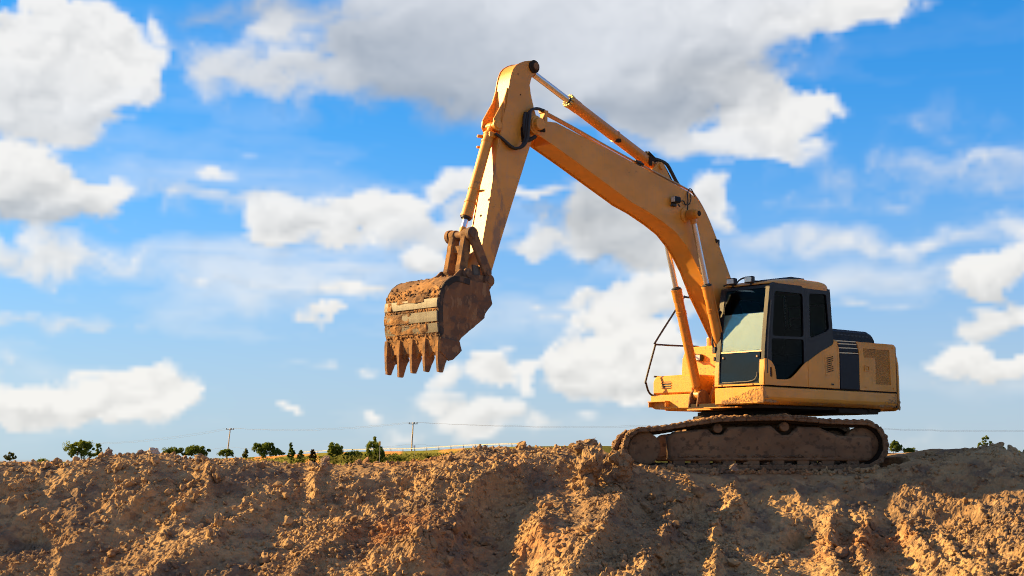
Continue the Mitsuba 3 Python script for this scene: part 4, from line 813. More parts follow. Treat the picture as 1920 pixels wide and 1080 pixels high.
# mud packed between the bottom rollers and over the frame ledge
q_ = np.random.default_rng(19)
for key, yc in ((E_ + 'crawler', CY - 1.10), (E_ + 'crawler_001', CY + 1.10)):
    ms = []
    for i in range(260):
        x = q_.uniform(2.45, 5.75)
        if (x * 2.47) % 1.0 > 0.72: continue
        m = chunk(int(q_.integers(1e6)), q_.uniform(0.02, 0.055), 0.8); m.vertices = m.vertices + [x, yc + q_.uniform(-0.29, -0.1), q_.uniform(0.03, 0.10)]; ms.append(m)
    for i in range(150):
        m = chunk(int(q_.integers(1e6)), q_.uniform(0.012, 0.035), 0.6); m.vertices = m.vertices + [q_.uniform(2.6, 5.8), yc - 0.235 + q_.uniform(-0.02, 0.02), 0.205 + abs(q_.normal(0, 0.02))]; ms.append(m)
    put(key + '__packed_mud', join(ms), 'm_track', smooth=False, local=False, kind='stuff')

# ------------------------------------------------------------------ the mound of dug earth
from scipy.spatial import cKDTree
CREST = [(-400, 868), (-200, 864), (0, 866), (60, 868), (110, 868), (160, 863), (205, 855), (240, 852), (290, 850), (330, 857), (360, 861), (420, 862), (470, 864), (520, 868), (560, 872), (600, 869), (650, 871), (700, 867), (740, 867), (780, 864), (820, 858),
         (850, 850), (880, 843), (905, 839), (950, 839), (1000, 839), (1060, 839), (1085, 840), (1120, 842), (1150, 846), (1175, 858), (1195, 868), (1240, 871), (1270, 878), (1310, 883), (1400, 884), (1600, 884), (1640, 878), (1655, 868), (1690, 859), (1730, 858),
         (1770, 854), (1800, 850), (1830, 843), (1860, 836), (1885, 844), (1920, 851), (2000, 856), (2150, 850), (2400, 862)]
CX_ = np.array([(a - 960) / 2800 * 24 for a, b in CREST]); CZ_ = np.array([H0 - (b - YH) / 2800 * 24 for a, b in CREST])
def axis(segs):
    out = []
    for a, b, st in segs: out.append(np.arange(a, b, st))
    return np.concatenate(out)
gx = axis([(-16, -8.6, 0.06), (-8.6, 8.6, 0.0152), (8.6, 16.01, 0.06)])
gy = axis([(12, 19.4, 0.14), (19.4, 20.6, 0.018), (20.6, 24.9, 0.0128), (24.9, 26.5, 0.035), (26.5, 36.01, 0.12)])
X, Y = np.meshgrid(gx, gy, indexing='ij')
def n2(x, y, f, o, seed, z=0.0): return meshkit.fbm(np.stack([x * f, y * f, x * 0 + z], -1), o, seed) - 0.5
lowf = n2(X, Y, 0.5, 3, 101)
yc = 23.85 + np.interp(X, [-9, -2, 0.8, 1.4, 6.2, 7.4, 12], [0, 0.0, -0.05, 0.30, 0.30, -0.1, 0]) + 0.5 * n2(X, X * 0, 0.9, 3, 102) * (1 - 0.75 * np.interp(X, [0.6, 1.8, 6.0, 7.2], [0, 1, 1, 0]))
uu = np.arange(-16.5, 16.5, 0.02); kern = np.hanning(55) / np.hanning(55).sum()
yc = np.interp(X, uu, np.convolve(np.pad(np.interp(uu, gx, yc[:, 0]), 27, mode='edge'), kern, mode='valid'))
zc = np.interp(X, uu, np.convolve(np.pad(np.interp(uu, CX_, CZ_), 12, mode='edge'), np.hanning(25) / np.hanning(25).sum(), mode='valid'))
d = yc - Y
track = np.clip(1 - np.maximum(np.abs(X - 3.95) - 2.2, 0) / 0.5, 0, 1) * np.clip((Y - yc + 0.12) / 0.18, 0, 1)
round_ = 0.5 * (d + np.sqrt(d * d + 0.03))
slope_ = 0.80 + np.interp(X, [-9, -7.8, -6.0, -5.0, -1.2, -0.5, 0.2, 0.8, 1.6, 2.2, 3.8, 4.6, 5.4, 7.8, 9], [.1, .16, .16, 0, 0, .20, .20, .12, .10, .10, .12, .12, .2, .2, .1])
talus = np.interp(X, [-9, -6, -2.0, 0.4, 1.4, 9], [0.25, 0.3, 0.55, 1, 1, 1])          # loose spoil lies flatter at the foot
brk = 0.95 - np.interp(X, [-0.6, 0.4, 3.6, 4.6], [0, 0.42, 0.42, 0]) + 0.4 * n2(X, X * 0, 0.8, 3, 121)
face = slope_ * round_ - talus * (0.42 + np.interp(X, [-0.6, 0.4, 3.6, 4.6], [0, 0.10, 0.10, 0])) * np.clip(round_ - brk, 0, None) + 0.10 * np.sin(np.clip(round_, 0, 4) * 2.1 + lowf * 8) * np.clip(round_, 0, 1)
z = zc - face
wb = np.interp(X, [-6, -1, 0.5, 1.0, 7.0, 8.5], [0.9, 1.0, 3.0, 5.8, 5.8, 2.0])
back = np.clip(Y - yc - wb, 0, None)
z = z - 0.45 * back * (back > 0)
z = z + 0.16 * np.clip((Y - 27.3) / 1.0, 0, 1) * np.exp(-(np.clip(np.abs(X - 4.0) - 1.6, 0, 9) / 0.5) ** 2)
z = np.where(Y < 30.0, z, np.minimum(z, zc + 0.16 - (Y - 30.0) * 0.3))
floor_z = -1.75 + 0.15 * lowf
z = np.maximum(z, floor_z) + 0.12 * np.exp(-np.abs(z - floor_z) * 6)
z = np.where(Y > yc, np.maximum(z, -1.3), z)
# slope coordinate for the relief: px-like (x, z) seen at 22.7 m
Z0 = z.copy()
calm = 1 - track
H = 0 * X
def seg_dist(px, pz, a, b):
    a, b = np.array(a), np.array(b); ab = b - a; t = np.clip(((px - a[0]) * ab[0] + (pz - a[1]) * ab[1]) / (ab @ ab), 0, 1)
    qx, qz = px - a[0] - ab[0] * t, pz - a[1] - ab[1] * t
    return np.hypot(qx, qz), (qx * ab[1] - qz * ab[0]) / np.linalg.norm(ab), t
def PX(x, y): return ((x - 960) / 2800 * 22.7, H0 - (y - YH) / 2800 * 22.7)
wx = X + 0.16 * n2(X, Z0, 3.0, 4, 110); wz = Z0 + 0.12 * n2(X, Z0, 3.0, 4, 111)
# spurs running down the face: pixel path in the photograph turned into metres on the face, width, height
RIDGES = [([(1165, 945), (1120, 995), (1065, 1055), (1030, 1110)], 0.20, 0.26), ([(1290, 950), (1235, 1005), (1190, 1055), (1140, 1120)], 0.20, 0.30), ([(1385, 955), (1335, 1005), (1300, 1060), (1270, 1130)], 0.18, 0.27),
          ([(1020, 975), (985, 1015), (955, 1070), (930, 1120)], 0.18, 0.24), ([(1395, 900), (1390, 960), (1375, 1000)], 0.12, 0.13), ([(1310, 890), (1315, 930), (1300, 985)], 0.12, 0.12),
          ([(985, 845), (900, 930), (850, 1000), (760, 1060), (700, 1110)], 0.55, 0.42), ([(1100, 880), (1105, 930)], 0.15, 0.12),
          ([(1565, 1000), (1535, 1050), (1500, 1110)], 0.18, 0.26), ([(1630, 1000), (1590, 1060), (1560, 1120)], 0.26, 0.32), ([(1690, 1005), (1715, 1060), (1730, 1100)], 0.16, 0.24), ([(1745, 1020), (1750, 1060), (1760, 1120)], 0.15, 0.18), ([(1800, 1035), (1780, 1070), (1750, 1110)], 0.18, 0.20), ([(1900, 1045), (1850, 1060), (1800, 1120)], 0.28, 0.26),
          ([(590, 876), (578, 905), (588, 940)], 0.10, 0.20), ([(372, 876), (378, 905), (380, 945)], 0.10, 0.15), ([(270, 935), (235, 965)], 0.2, 0.18), ([(350, 945), (330, 970)], 0.16, 0.16), ([(470, 960), (430, 1000)], 0.2, 0.15), ([(660, 1020), (600, 1060), (560, 1110)], 0.30, 0.28), ([(395, 1035), (350, 1065), (310, 1110)], 0.2, 0.2),
          ([(520, 930), (490, 965)], 0.2, 0.15), ([(40, 875), (20, 900)], 0.4, 0.2), ([(110, 1040), (40, 1090)], 0.4, 0.15), ([(-150, 900), (-260, 1050)], 0.5, 0.3), ([(2050, 900), (1990, 1050)], 0.5, 0.3)]
lit_zone = 0 * X
for path, w, h in RIDGES:
    P = [PX(*q) for q in path]; best = np.full(X.shape, 9.0); side = 0 * X
    for a, b in zip(P[:-1], P[1:]):
        dd, sd, t = seg_dist(wx, wz, a, b); m = dd < best; best = np.where(m, dd, best); side = np.where(m, sd, side)
    ww = w * (0.95 + 0.42 * side / (best + 0.25 * w))       # broad loose flank on the left, steep on the right
    g = np.exp(-np.sqrt((best / ww) ** 2 + 0.02) * 1.35)
    H += h * 1.0 * g; lit_zone = np.maximum(lit_zone, np.exp(-(best / (ww * 1.2)) ** 2))
HOLES = [((1490, 1012), 0.30, 0.10, -0.28), ((1400, 915), 0.5, 0.25, -0.12), ((85, 1010), 0.45, 0.22, -0.25), ((740, 905), 0.3, 0.1, -0.15), ((240, 905), 0.3, 0.08, -0.15), ((1895, 1025), 0.16, 0.10, -0.2), ((945, 1000), 0.42, 0.55, -0.30), ((1075, 960), 0.25, 0.25, -0.12), ((1420, 1000), 0.35, 0.4, -0.12), ((1215, 1060), 0.16, 0.25, -0.12)]
for q, rx, rz, h in HOLES:
    a, b = PX(*q); H += h * np.exp(-((wx - a) / rx) ** 2 - ((wz - b) / rz) ** 2)
H += 0.26 * n2(X, Z0 * 1.1 + Y * 0.3, 0.75, 3, 103)
bil = np.abs(n2(X, Z0 + Y * 0.4, 1.9, 4, 104)) * 2
H += -0.16 * bil + 0.05
rub = np.clip(0.30 + 2.2 * n2(X, Z0 + Y * 0.3, 0.7, 3, 105), 0, 1)
ZON = [((300, 925), 1.2, 0.5, .8), ((640, 950), 1.3, 0.5, .9), ((830, 920), 0.9, 0.9, 1.0), ((300, 868), 3.0, 0.16, .9), ((980, 850), 1.3, 0.2, 1.), ((1780, 870), 1.5, 0.3, .55), ((1130, 880), .6, .3, .7)]
for q, rx, rz, a in ZON:
    p_ = PX(*q); rub = np.maximum(rub, a * np.exp(-((X - p_[0]) / rx) ** 2 - ((Z0 - p_[1]) / rz) ** 2))
CAL = [((400, 1040), 0.8, 0.35), ((945, 1010), 0.5, 0.5), ((1190, 925), 0.5, 0.25), ((1440, 960), 0.6, 0.5), ((1680, 960), 1.0, 0.35), ((80, 960), 1.0, 0.5)]
for q, rx, rz in CAL:
    p_ = PX(*q); rub = rub * (1 - 0.55 * np.exp(-((X - p_[0]) / rx) ** 2 - ((Z0 - p_[1]) / rz) ** 2))
rub = np.clip(np.maximum(rub, 0.85 * lit_zone), 0.28, 1)
S_ = Y * 1.25                              # distance along the slope
sx = X + 0.05 * n2(X, S_, 9.0, 3, 106); sy = S_ + 0.05 * n2(X, S_, 9.0, 3, 107)
view = (Y > 19.3) & (Y < 26.2) & (np.abs(X) < 9)
r2 = np.random.default_rng(12)
for count, ra, rb, k in ((800, 0.08, 0.16, 0.55), (11500, 0.03, 0.070, 0.68), (140000, 0.012, 0.029, 0.95)):
    pt = np.column_stack([r2.uniform(-9.2, 9.2, count), r2.uniform(19.2 * 1.25, 26.4 * 1.25, count)]); rad = ra + (rb - ra) * r2.random(count) ** 2
    tree = cKDTree(pt); q = np.column_stack([sx[view], sy[view]]); dd, ii = tree.query(q, k=4, workers=-1)
    hh = (rad[ii] * np.clip(1 - (dd / rad[ii]) ** 1.5, 0, None)).max(1) * k
    H[view] += hh * rub[view] * np.where(calm[view] < 0.5, 0.3, 1)
vfine = meshkit.fbm(np.stack([X[view] * 26, S_[view] * 26, X[view] * 0 + 5], -1), 2, 118) - 0.5
H[view] += 0.040 * vfine * (0.45 + 0.55 * rub[view])
fine = meshkit.fbm(np.stack([X[view] * 11, S_[view] * 11, X[view] * 0], -1), 4, 108) - 0.5
H[view] += 0.060 * fine * (0.35 + 0.65 * rub[view])
fine2 = np.abs(meshkit.fbm(np.stack([X[view] * 6, S_[view] * 4.2, X[view] * 0], -1), 4, 109) - 0.5)
H[view] -= 0.10 * fine2 * (0.5 + 0.5 * rub[view])
H = H * (0.10 + 0.90 * calm) * np.clip(0.25 + 0.75 * np.clip(d + 0.9, 0, 1), 0.25, 1)
# the crest keeps its height: less relief there
H = H * (1 - 0.45 * np.exp(-((d - 0.0) / 0.22) ** 2))
nx_, ny_, nz_ = 0.0, -0.62, 0.78
up = np.clip(d / 0.4 + 0.3, 0, 1)
VX = X; VY = Y + ny_ * H * up; VZ = z + H * (nz_ * up + 1.0 * (1 - up))
VZ = np.where((track > 0.5), np.minimum(VZ, 0.012), VZ)
# settle the skyline on the measured one
far_ = (Y > 22.5) & (Y < 28.5)
for it in range(2):
    el_ = np.where(far_, (VZ - H0) / VY, -9); k_ = el_.argmax(1); have = el_.max(1)
    want = np.interp(gx, CX_, [-(b - YH) / 2800 for a, b in CREST])
    dz = (want - have) * 24.0; dz = np.clip(np.convolve(np.pad(dz, 30, mode='edge'), np.hanning(61) / np.hanning(61).sum(), mode='valid'), -0.6, 0.4)
    dz = dz * (1 - np.interp(gx, [1.0, 1.8, 5.9, 6.9], [0, 1, 1, 0]))
    VZ = VZ + dz[:, None] * np.where(d > 0, np.exp(-(d / 0.9) ** 2), 1.0) * (1 - track)
nxx, nyy = X.shape
V = np.stack([VX, VY, VZ], -1).reshape(-1, 3)
idx = np.arange(nxx * nyy).reshape(nxx, nyy)
a, b, c, e = idx[:-1, :-1].ravel(), idx[1:, :-1].ravel(), idx[1:, 1:].ravel(), idx[:-1, 1:].ravel()
F = np.vstack([np.column_stack([a, b, c]), np.column_stack([a, c, e])])
def soil_fn(p, n, uv):
    g = fbm(p.x * 0.9, p.y * 0.9, p.z * 1.3 + 3, octaves=4)
    c = mix((0.240, 0.153, 0.085), (0.335, 0.220, 0.115), smoothstep(0.36, 0.62, g))
    r = fbm(p.x * 0.55 + 20, p.y * 0.8, p.z * 1.1, octaves=4)
    c = mix(c, (0.31, 0.135, 0.058), 0.5 * smoothstep(0.58, 0.74, r))
    q = fbm(p.x * 2.6 + 7, p.y * 2.6, p.z * 3.4, octaves=4)
    c = mix(c, (0.135, 0.098, 0.074), 0.75 * smoothstep(0.52, 0.70, q))
    k = fbm(p.x * 8, p.y * 8, p.z * 10, octaves=3)
    c = mix(c, (0.115, 0.080, 0.058), 0.55 * smoothstep(0.60, 0.68, k))
    c = mix(c, (0.40, 0.27, 0.15), 0.5 * smoothstep(0.62, 0.70, fbm(p.x * 7 + 30, p.y * 7, p.z * 8, octaves=3)))
    s = fbm(p.x * 22, p.y * 22, p.z * 22, octaves=3)
    return c * (0.78 + 0.44 * s)
scene['m_soil'] = {'type': 'twosided', 'b': {'type': 'diffuse', 'reflectance': mikit.proc(soil_fn)}}
scene['earth_mound'] = mikit.ply((V, F), 'm_soil', smooth=False)
labels['earth_mound'] = {'label': 'long heap of dug brown earth with a rough clodded slope', 'kind': 'structure'}
# clods that can be told apart
def surf(x, y):
    i = np.clip(np.searchsorted(gx, x), 0, nxx - 1); j = np.clip(np.searchsorted(gy, y), 0, nyy - 1)
    return np.array([VX[i, j], VY[i, j], VZ[i, j]]), rub[i, j], track[i, j]
clods = []
while len(clods) < 12000:
    x = r2.uniform(-8.8, 8.8); y = r2.uniform(19.8, 25.0); p, ru, tr = surf(x, y)
    if tr > 0.3 or r2.random() > 0.12 + 0.9 * ru ** 1.3: continue
    s = 0.014 + 0.034 * r2.random() ** 2 + (0.08 * r2.random() ** 2 if r2.random() < 0.06 else 0)
    clods.append((s, p))
for _ in range(800):                      # soil pushed up beside the crawler
    x = r2.uniform(1.7, 6.2); y = 24.38 - abs(r2.normal(0, 0.09)); p, ru, tr = surf(x, y); clods.append((0.014 + 0.055 * r2.random() ** 2.5, p))
clods.sort(key=lambda t: -t[0])
lumps = [lump(900 + i, 1.0, 2, 0.8, 1.1) if i % 2 else chunk(900 + i) for i in range(24)]
small = [chunk(950 + i) for i in range(40)]
big_ply = [mikit.ply(m, 'm_soil', smooth=(24 if i % 2 else False)) for i, m in enumerate(lumps)]
for i, (s, p) in enumerate(clods[:300]):
    R = trimesh.transformations.random_rotation_matrix(r2.random(3)); R[:3, :3] *= s * np.array([1.0, 0.85, 0.8]) 
    R[:3, 3] = p + np.array([0, -0.35, 0.35]) * s
    key = 'earth_mound__clod' if i == 0 else 'earth_mound__clod_%03d' % i
    scene[key] = {**big_ply[i % 24], 'to_world': T(R.tolist())}
VV, FF, o_ = [], [], 0
for i, (s, p) in enumerate(clods[300:]):
    m = small[i % 40]; R = trimesh.transformations.random_rotation_matrix(r2.random(3))[:3, :3]
    VV.append(np.asarray(m.vertices) @ R.T * s + p + np.array([0, -0.3, 0.3]) * s); FF.append(np.asarray(m.faces) + o_); o_ += len(m.vertices)
scene['earth_mound__crumbs'] = mikit.ply((np.vstack(VV), np.vstack(FF)), 'm_soil', smooth=False)
labels['earth_mound__crumbs'] = {'kind': 'stuff'}
# boulders
scene['m_stone'] = {'type': 'twosided', 'b': {'type': 'diffuse', 'reflectance': mikit.proc(mud_fn((0.20, 0.15, 0.12), (0.30, 0.22, 0.16), (0.12, 0.10, 0.09), 1.6))}}
scene['m_pale_stone'] = {'type': 'twosided', 'b': {'type': 'diffuse', 'reflectance': mikit.proc(mud_fn((0.42, 0.36, 0.30), (0.52, 0.45, 0.37), (0.28, 0.22, 0.17), 1.6))}}
def boulder(px, py, dist, rpx, seed, label, bsdf='m_soil', key='boulder', stretch=(1, 1, 1), sub=4):
    c0 = chunk(seed, 1.0, 1.0); v, f = trimesh.remesh.subdivide_to_size(c0.vertices, c0.faces, 0.14, max_iter=10)
    m = trimesh.Trimesh(v, f, process=True); r = rpx / 2800 * dist
    n = np.array(m.vertex_normals); v = np.array(m.vertices); v = v + n * ((meshkit.fbm(v * 2.6 + seed, 5, seed % 50) - 0.5) * 0.80)[:, None]
    v = v * r * np.array(stretch)
    c = [(px - 960) / 2800 * dist, dist, H0 - (py - YH) / 2800 * dist]
    base, k = key, 0
    while key in scene: k += 1; key = '%s_%03d' % (base, k)
    scene[key] = mikit.ply((v + c, np.asarray(m.faces)), bsdf, smooth=False)
    labels[key] = {'label': label, 'category': 'boulder'}
boulder(1104, 864, 23.25, 42, 12, 'tall slab of sunlit earth on the crest left of the crawler', stretch=(0.62, 0.8, 1.2))
boulder(1152, 874, 23.35, 38, 16, 'big rounded lump of earth against the front of the crawler')
boulder(1098, 838, 24.0, 28, 17, 'low hump of earth behind the tall slab on the crest', stretch=(1.2, 1, 0.7))
boulder(207, 851, 24.1, 13, 19, 'dark pointed rock on the crest right of the wide green tree', 'm_stone', 'boulder', (1.1, 1, 1), 3)
boulder(268, 852, 24.2, 9, 23, 'small dark rock on the crest beside the pale rock', 'm_stone', 'boulder', (1, 1, 1.1), 3)
boulder(292, 853, 24.3, 15, 29, 'pale chalky rock on the crest at left', 'm_pale_stone', 'boulder', (1, 1, 0.9), 3)
boulder(612, 866, 23.7, 13, 31, 'brown pointed rock standing on the crest below the far shrubs', 'm_stone', 'boulder', (0.9, 1, 1.2), 3)
boulder(114, 866, 24.0, 10, 37, 'brown block on the crest at far left', 'm_soil', 'boulder', (1.2, 1, 0.8), 3)
boulder(1270, 1024, 21.9, 15, 41, 'rounded lump of earth low on the slope under the crawler front', 'm_soil', 'boulder', (0.8, 1, 1.1), 3)
boulder(625, 1008, 22.35, 21, 43, 'broad lump of earth half way down the slope below the left trees', 'm_soil', 'boulder', (0.9, 1, 1), 3)
boulder(1374, 878, 24.0, 9, 47, 'grey stone lying under the middle of the crawler', 'm_stone', 'boulder', (1.2, 1, 1), 3)
boulder(1858, 846, 24.2, 20, 53, 'peaked lump of earth on the crest at far right', 'm_soil', 'boulder', (1.3, 1, 0.9), 3)

# ------------------------------------------------------------------ plain, road, trees, poles behind the mound
def at_px(px, py, dist): return np.array([(px - 960) / 2800 * dist, dist, H0 - (py - YH) / 2800 * dist])
scene['m_field'] = {'type': 'twosided', 'b': {'type': 'diffuse', 'reflectance': mikit.proc(lambda p, n, uv: mix(mix((0.085, 0.10, 0.025), (0.15, 0.135, 0.04), smoothstep(0.4, 0.6, fbm(p.x * 0.05, p.y * 0.02, 0, octaves=4))), (0.16, 0.10, 0.055), smoothstep(0.56, 0.68, fbm(p.x * 0.03 + 9, p.y * 0.012, 3, octaves=3))))}}
xs = np.r_[-9000, -4000, np.linspace(-1500, 1500, 61), 4000, 9000]; ys = np.r_[-200, -50, 4, 12.5, 20, 34, 60, 100, np.linspace(150, 1000, 35), 2000, 5000, 14000]
GX, GY = np.meshgrid(xs, ys, indexing='ij'); GZ = -1.78 + 0 * GX
GZ = np.where(GY > 33, -1.2, GZ)
id_ = np.arange(GX.size).reshape(GX.shape); a, b, c, e = id_[:-1, :-1].ravel(), id_[1:, :-1].ravel(), id_[1:, 1:].ravel(), id_[:-1, 1:].ravel()
scene['field'] = mikit.ply((np.stack([GX, GY, GZ], -1).reshape(-1, 3), np.vstack([np.column_stack([a, b, c]), np.column_stack([a, c, e])])), 'm_field', smooth=False)
labels['field'] = {'label': 'flat green field behind the mound', 'kind': 'structure'}
# pit floor in front
scene['m_damp'] = {'type': 'twosided', 'b': {'type': 'diffuse', 'reflectance': mikit.proc(mud_fn((0.11, 0.075, 0.048), (0.16, 0.105, 0.062), (0.075, 0.055, 0.04), 0.3))}}
scene['pit_floor'] = mikit.ply((np.array([[-60, -60, -1.74], [60, -60, -1.74], [60, 13, -1.74], [-60, 13, -1.74]], float), np.array([[0, 1, 2], [0, 2, 3]])), 'm_damp')
labels['pit_floor'] = {'label': 'damp bare earth floor of the pit', 'kind': 'structure'}
# road embankment: crown line in pixels and distance
RD = [(-200, 867, 900), (150, 866, 760), (330, 863, 620), (480, 857, 520), (600, 850, 450), (690, 847, 400), (780, 846, 370), (870, 841, 330), (960, 838.5, 300), (1060, 837, 290), (1200, 838, 290), (1400, 845, 300), (1665, 850, 310), (1800, 852.5, 320), (2200, 853, 360)]
C = np.array([at_px(*q) for q in RD]); C = spline(C, 8)
nv = len(C); rngb = np.random.default_rng(3)
prof = [(-14.0, None), (-9, -0.55), (-5.0, -0.22), (-3.2, -0.03), (-2.6, 0.0), (4, 0.0), (8, -0.5), (14, None)]
V = []
for k in range(nv):
    for o_, h in prof:
        p = C[k] + np.array([0, o_, 0]); base = -1.25
        p[2] = base if h is None else base + (C[k][2] - base) * (1 + h) + (rngb.normal(0, 0.05) if h < 0 else 0); V.append(p)
m_ = len(prof); F = []
for k in range(nv - 1):
    for j in range(m_ - 1):
        x, y = k * m_ + j, k * m_ + j + 1
        F += [[x, x + m_, y + m_], [x, y + m_, y]]
scene['m_bank'] = {'type': 'twosided', 'b': {'type': 'diffuse', 'reflectance': mikit.proc(lambda p, n, uv: mix(mix((0.06, 0.075, 0.02), (0.13, 0.12, 0.035), fbm(p.x * 0.2, p.y * 0.2, p.z * 0.8, octaves=4)), (0.33, 0.155, 0.06), smoothstep(0.46, 0.54, fbm(p.x * 0.05 + 2, p.y * 0.03, p.z * 0.3 + 4, octaves=4))))}}
scene['road_bank'] = mikit.ply((np.array(V), np.array(F)), 'm_bank', smooth=40)
labels['road_bank'] = {'label': 'low grassy road bank with patches of bare earth', 'kind': 'structure'}
VR = np.vstack([np.vstack([C + [0, -2.4, 0.012], C + [0, 3.6, 0.012]])]); F = []
for k in range(nv - 1): F += [[k, k + 1, nv + k + 1], [k, nv + k + 1, nv + k]]
scene['m_asphalt'] = {'type': 'twosided', 'b': {'type': 'diffuse', 'reflectance': rgbv((0.07, 0.068, 0.065))}}
scene['road'] = mikit.ply((VR, np.array(F)), 'm_asphalt')
labels['road'] = {'label': 'asphalt road along the top of the bank', 'kind': 'structure'}
scene['m_rail'] = principled((0.24, 0.24, 0.23), 0.6)
scene['m_concrete'] = principled(mikit.proc(lambda p, n, uv: mix((0.50, 0.36, 0.19), (0.42, 0.30, 0.16), noise(p.x, p.y, p.z * 0.8))), 0.8)
def rail(name, i0, i1, label):
    L_ = C[i0:i1] + [0, -2.55, 0.0]; V = []; F = []
    for p in L_:
        for dy, dz in ((0, 0.52), (0.05, 0.56), (0, 0.62), (0.05, 0.68), (0, 0.74), (0.1, 0.74), (0.1, 0.52)): V.append(p + [0, dy, dz])
    for k in range(len(L_) - 1):
        for j in range(7):
            x, y = k * 7 + j, k * 7 + (j + 1) % 7; F += [[x, y, y + 7], [x, y + 7, x + 7]]
    scene[name + '__rail'] = mikit.ply((np.array(V), np.array(F)), 'm_rail')
    labels[name] = {'label': label, 'category': 'guardrail'}
    for k, p in enumerate(L_[::2]):
        m = trimesh.creation.box((0.16, 0.16, 0.8)); m.apply_translation(p + [0, 0.2, 0.38])
        scene[name + '__post' + ('' if k == 0 else '_%03d' % k)] = mikit.ply(m, 'm_rail')
rail('guardrail', 30, 66, 'long pale guardrail on the road bank left of the excavator')
rail('guardrail_001', 82, 100, 'dark guardrail on the road behind the rear of the excavator')
# trees
leafs = {}
def leaf_mat(name, a, b):
    scene[name] = {'type': 'principledthin', 'base_color': mikit.proc(lambda p, n, uv: mix(a, b, cell_rand(p.x * 1.7, p.y * 1.7, p.z * 1.7))), 'roughness': 0.6, 'diff_trans': 0.9}
leaf_mat('m_leaf_dark', (0.07, 0.105, 0.018), (0.14, 0.175, 0.030)); leaf_mat('m_leaf_green', (0.11, 0.15, 0.025), (0.20, 0.23, 0.04)); leaf_mat('m_leaf_pale', (0.075, 0.085, 0.02), (0.15, 0.145, 0.035)); leaf_mat('m_leaf_red', (0.045, 0.036, 0.018), (0.085, 0.055, 0.022))
scene['m_bark'] = {'type': 'twosided', 'b': {'type': 'diffuse', 'reflectance': rgbv((0.12, 0.085, 0.055))}}
def tree(name, px, top, foot, wpx, dist, mat, label, cat='tree', lobes=None, leaf=0.34, n=1500, trunk=True, seed=0, group=None, stems=1):
    q = np.random.default_rng(seed + 1000); b0 = at_px(px, foot, dist); h = (foot - top) / 2800 * dist; w = 1.1 * wpx / 2800 * dist
    gz = min(-1.2, b0[2]) if dist > 40 else b0[2]
    lobes = lobes or [(0, 0.62, 0.5, 0.38), (-0.26, 0.5, 0.26, 0.3), (0.26, 0.52, 0.26, 0.32), (0.05, 0.8, 0.26, 0.2), (-0.12, 0.72, 0.26, 0.24)]
    clumps = []
    for cx, cz, rx, rz in lobes:
        for _ in range(int(7 + 26 * rx)):
            u_ = q.normal(size=3); u_ /= np.linalg.norm(u_); r = q.uniform(0.45, 1.0)
            clumps.append((np.array([cx * w + u_[0] * rx * w * r, u_[1] * rx * w * r * 0.8, cz * h + u_[2] * rz * h * r]), q.uniform(0.10, 0.2) * max(w * rx * 1.6, 0.5)))
    V = []; F = []; n = int(n * 2.0); leaf = leaf * 0.85; per = max(8, n // len(clumps))
    for c, r in clumps:
        for _ in range(per):
            u_ = q.normal(size=3); u_ *= q.random() ** 0.4 * r / np.linalg.norm(u_); p = b0 * [1, 1, 0] + [0, 0, b0[2]] + c + u_
            a = q.normal(size=3); a /= np.linalg.norm(a); bb = np.cross(a, q.normal(size=3)); bb /= np.linalg.norm(bb); s = leaf * q.uniform(0.5, 1.1)
            k = len(V); V += [p - a * s, p + bb * s * 0.5, p + a * s, p - bb * s * 0.5]; F += [[k, k + 1, k + 2], [k, k + 2, k + 3]]
    key, k = name, 0
    while key in labels: k += 1; key = '%s_%03d' % (name, k)
    scene[key + '__crown'] = mikit.ply((np.array(V), np.array(F)), mat)
    labels[key] = {'label': label, 'category': cat}
    if group: labels[key]['group'] = group
    if trunk:
        ms = []
        for s_ in range(stems):
            o_ = (s_ - (stems - 1) / 2) * 0.12 * w
            P_ = [(b0[0] + o_, b0[1], gz - 0.1), (b0[0] + o_ * 1.2 + 0.02 * w, b0[1], b0[2] + 0.25 * h), (b0[0] + o_ * 2 - 0.02 * w, b0[1], b0[2] + 0.6 * h)]
            ms.append(tube(P_, max(0.07, 0.018 * h), 6, 4))
            for t_ in range(3): 
                c = clumps[q.integers(len(clumps))][0]; ms.append(tube([P_[1], (np.array(P_[1]) + b0 * [1, 1, 0] + [0, 0, b0[2]] + c) / 2 + [0, 0, 0.05 * h], b0 * [1, 1, 0] + [0, 0, b0[2]] + c], max(0.03, 0.008 * h), 5, 3))
        scene[key + '__trunk'] = mikit.ply(join(ms), 'm_bark', smooth=40)
    return key
loose = [(-0.2, 0.5, 0.22, 0.3), (0.1, 0.72, 0.2, 0.22), (0.28, 0.45, 0.16, 0.22), (0.0, 0.35, 0.2, 0.2)]
flat_ = [(0, 0.62, 0.46, 0.22), (-0.25, 0.5, 0.25, 0.2), (0.25, 0.66, 0.24, 0.2), (-0.1, 0.25, 0.2, 0.2)]
cone = [(0, 0.3, 0.42, 0.25), (0, 0.55, 0.3, 0.22), (0.02, 0.8, 0.17, 0.18)]
slim = [(0, 0.3, 0.34, 0.3), (0.1, 0.6, 0.32, 0.25), (-0.05, 0.85, 0.26, 0.16), (-0.15, 0.45, 0.3, 0.2)]
spike = [(0, 0.5, 0.42, 0.34), (-0.25, 0.36, 0.22, 0.25), (0.25, 0.45, 0.25, 0.3), (0.03, 0.86, 0.07, 0.14), (0, 0.2, 0.45, 0.2)]
tree('tree', 24, 845, 868, 26, 420, 'm_leaf_pale', 'thin sparse tree behind the crest at far left', lobes=loose, n=700, seed=1)
tree('tree', 157, 826, 866, 52, 430, 'm_leaf_green', 'wide leafy tree with a leaning pole in front of it at left', n=3200, seed=2)
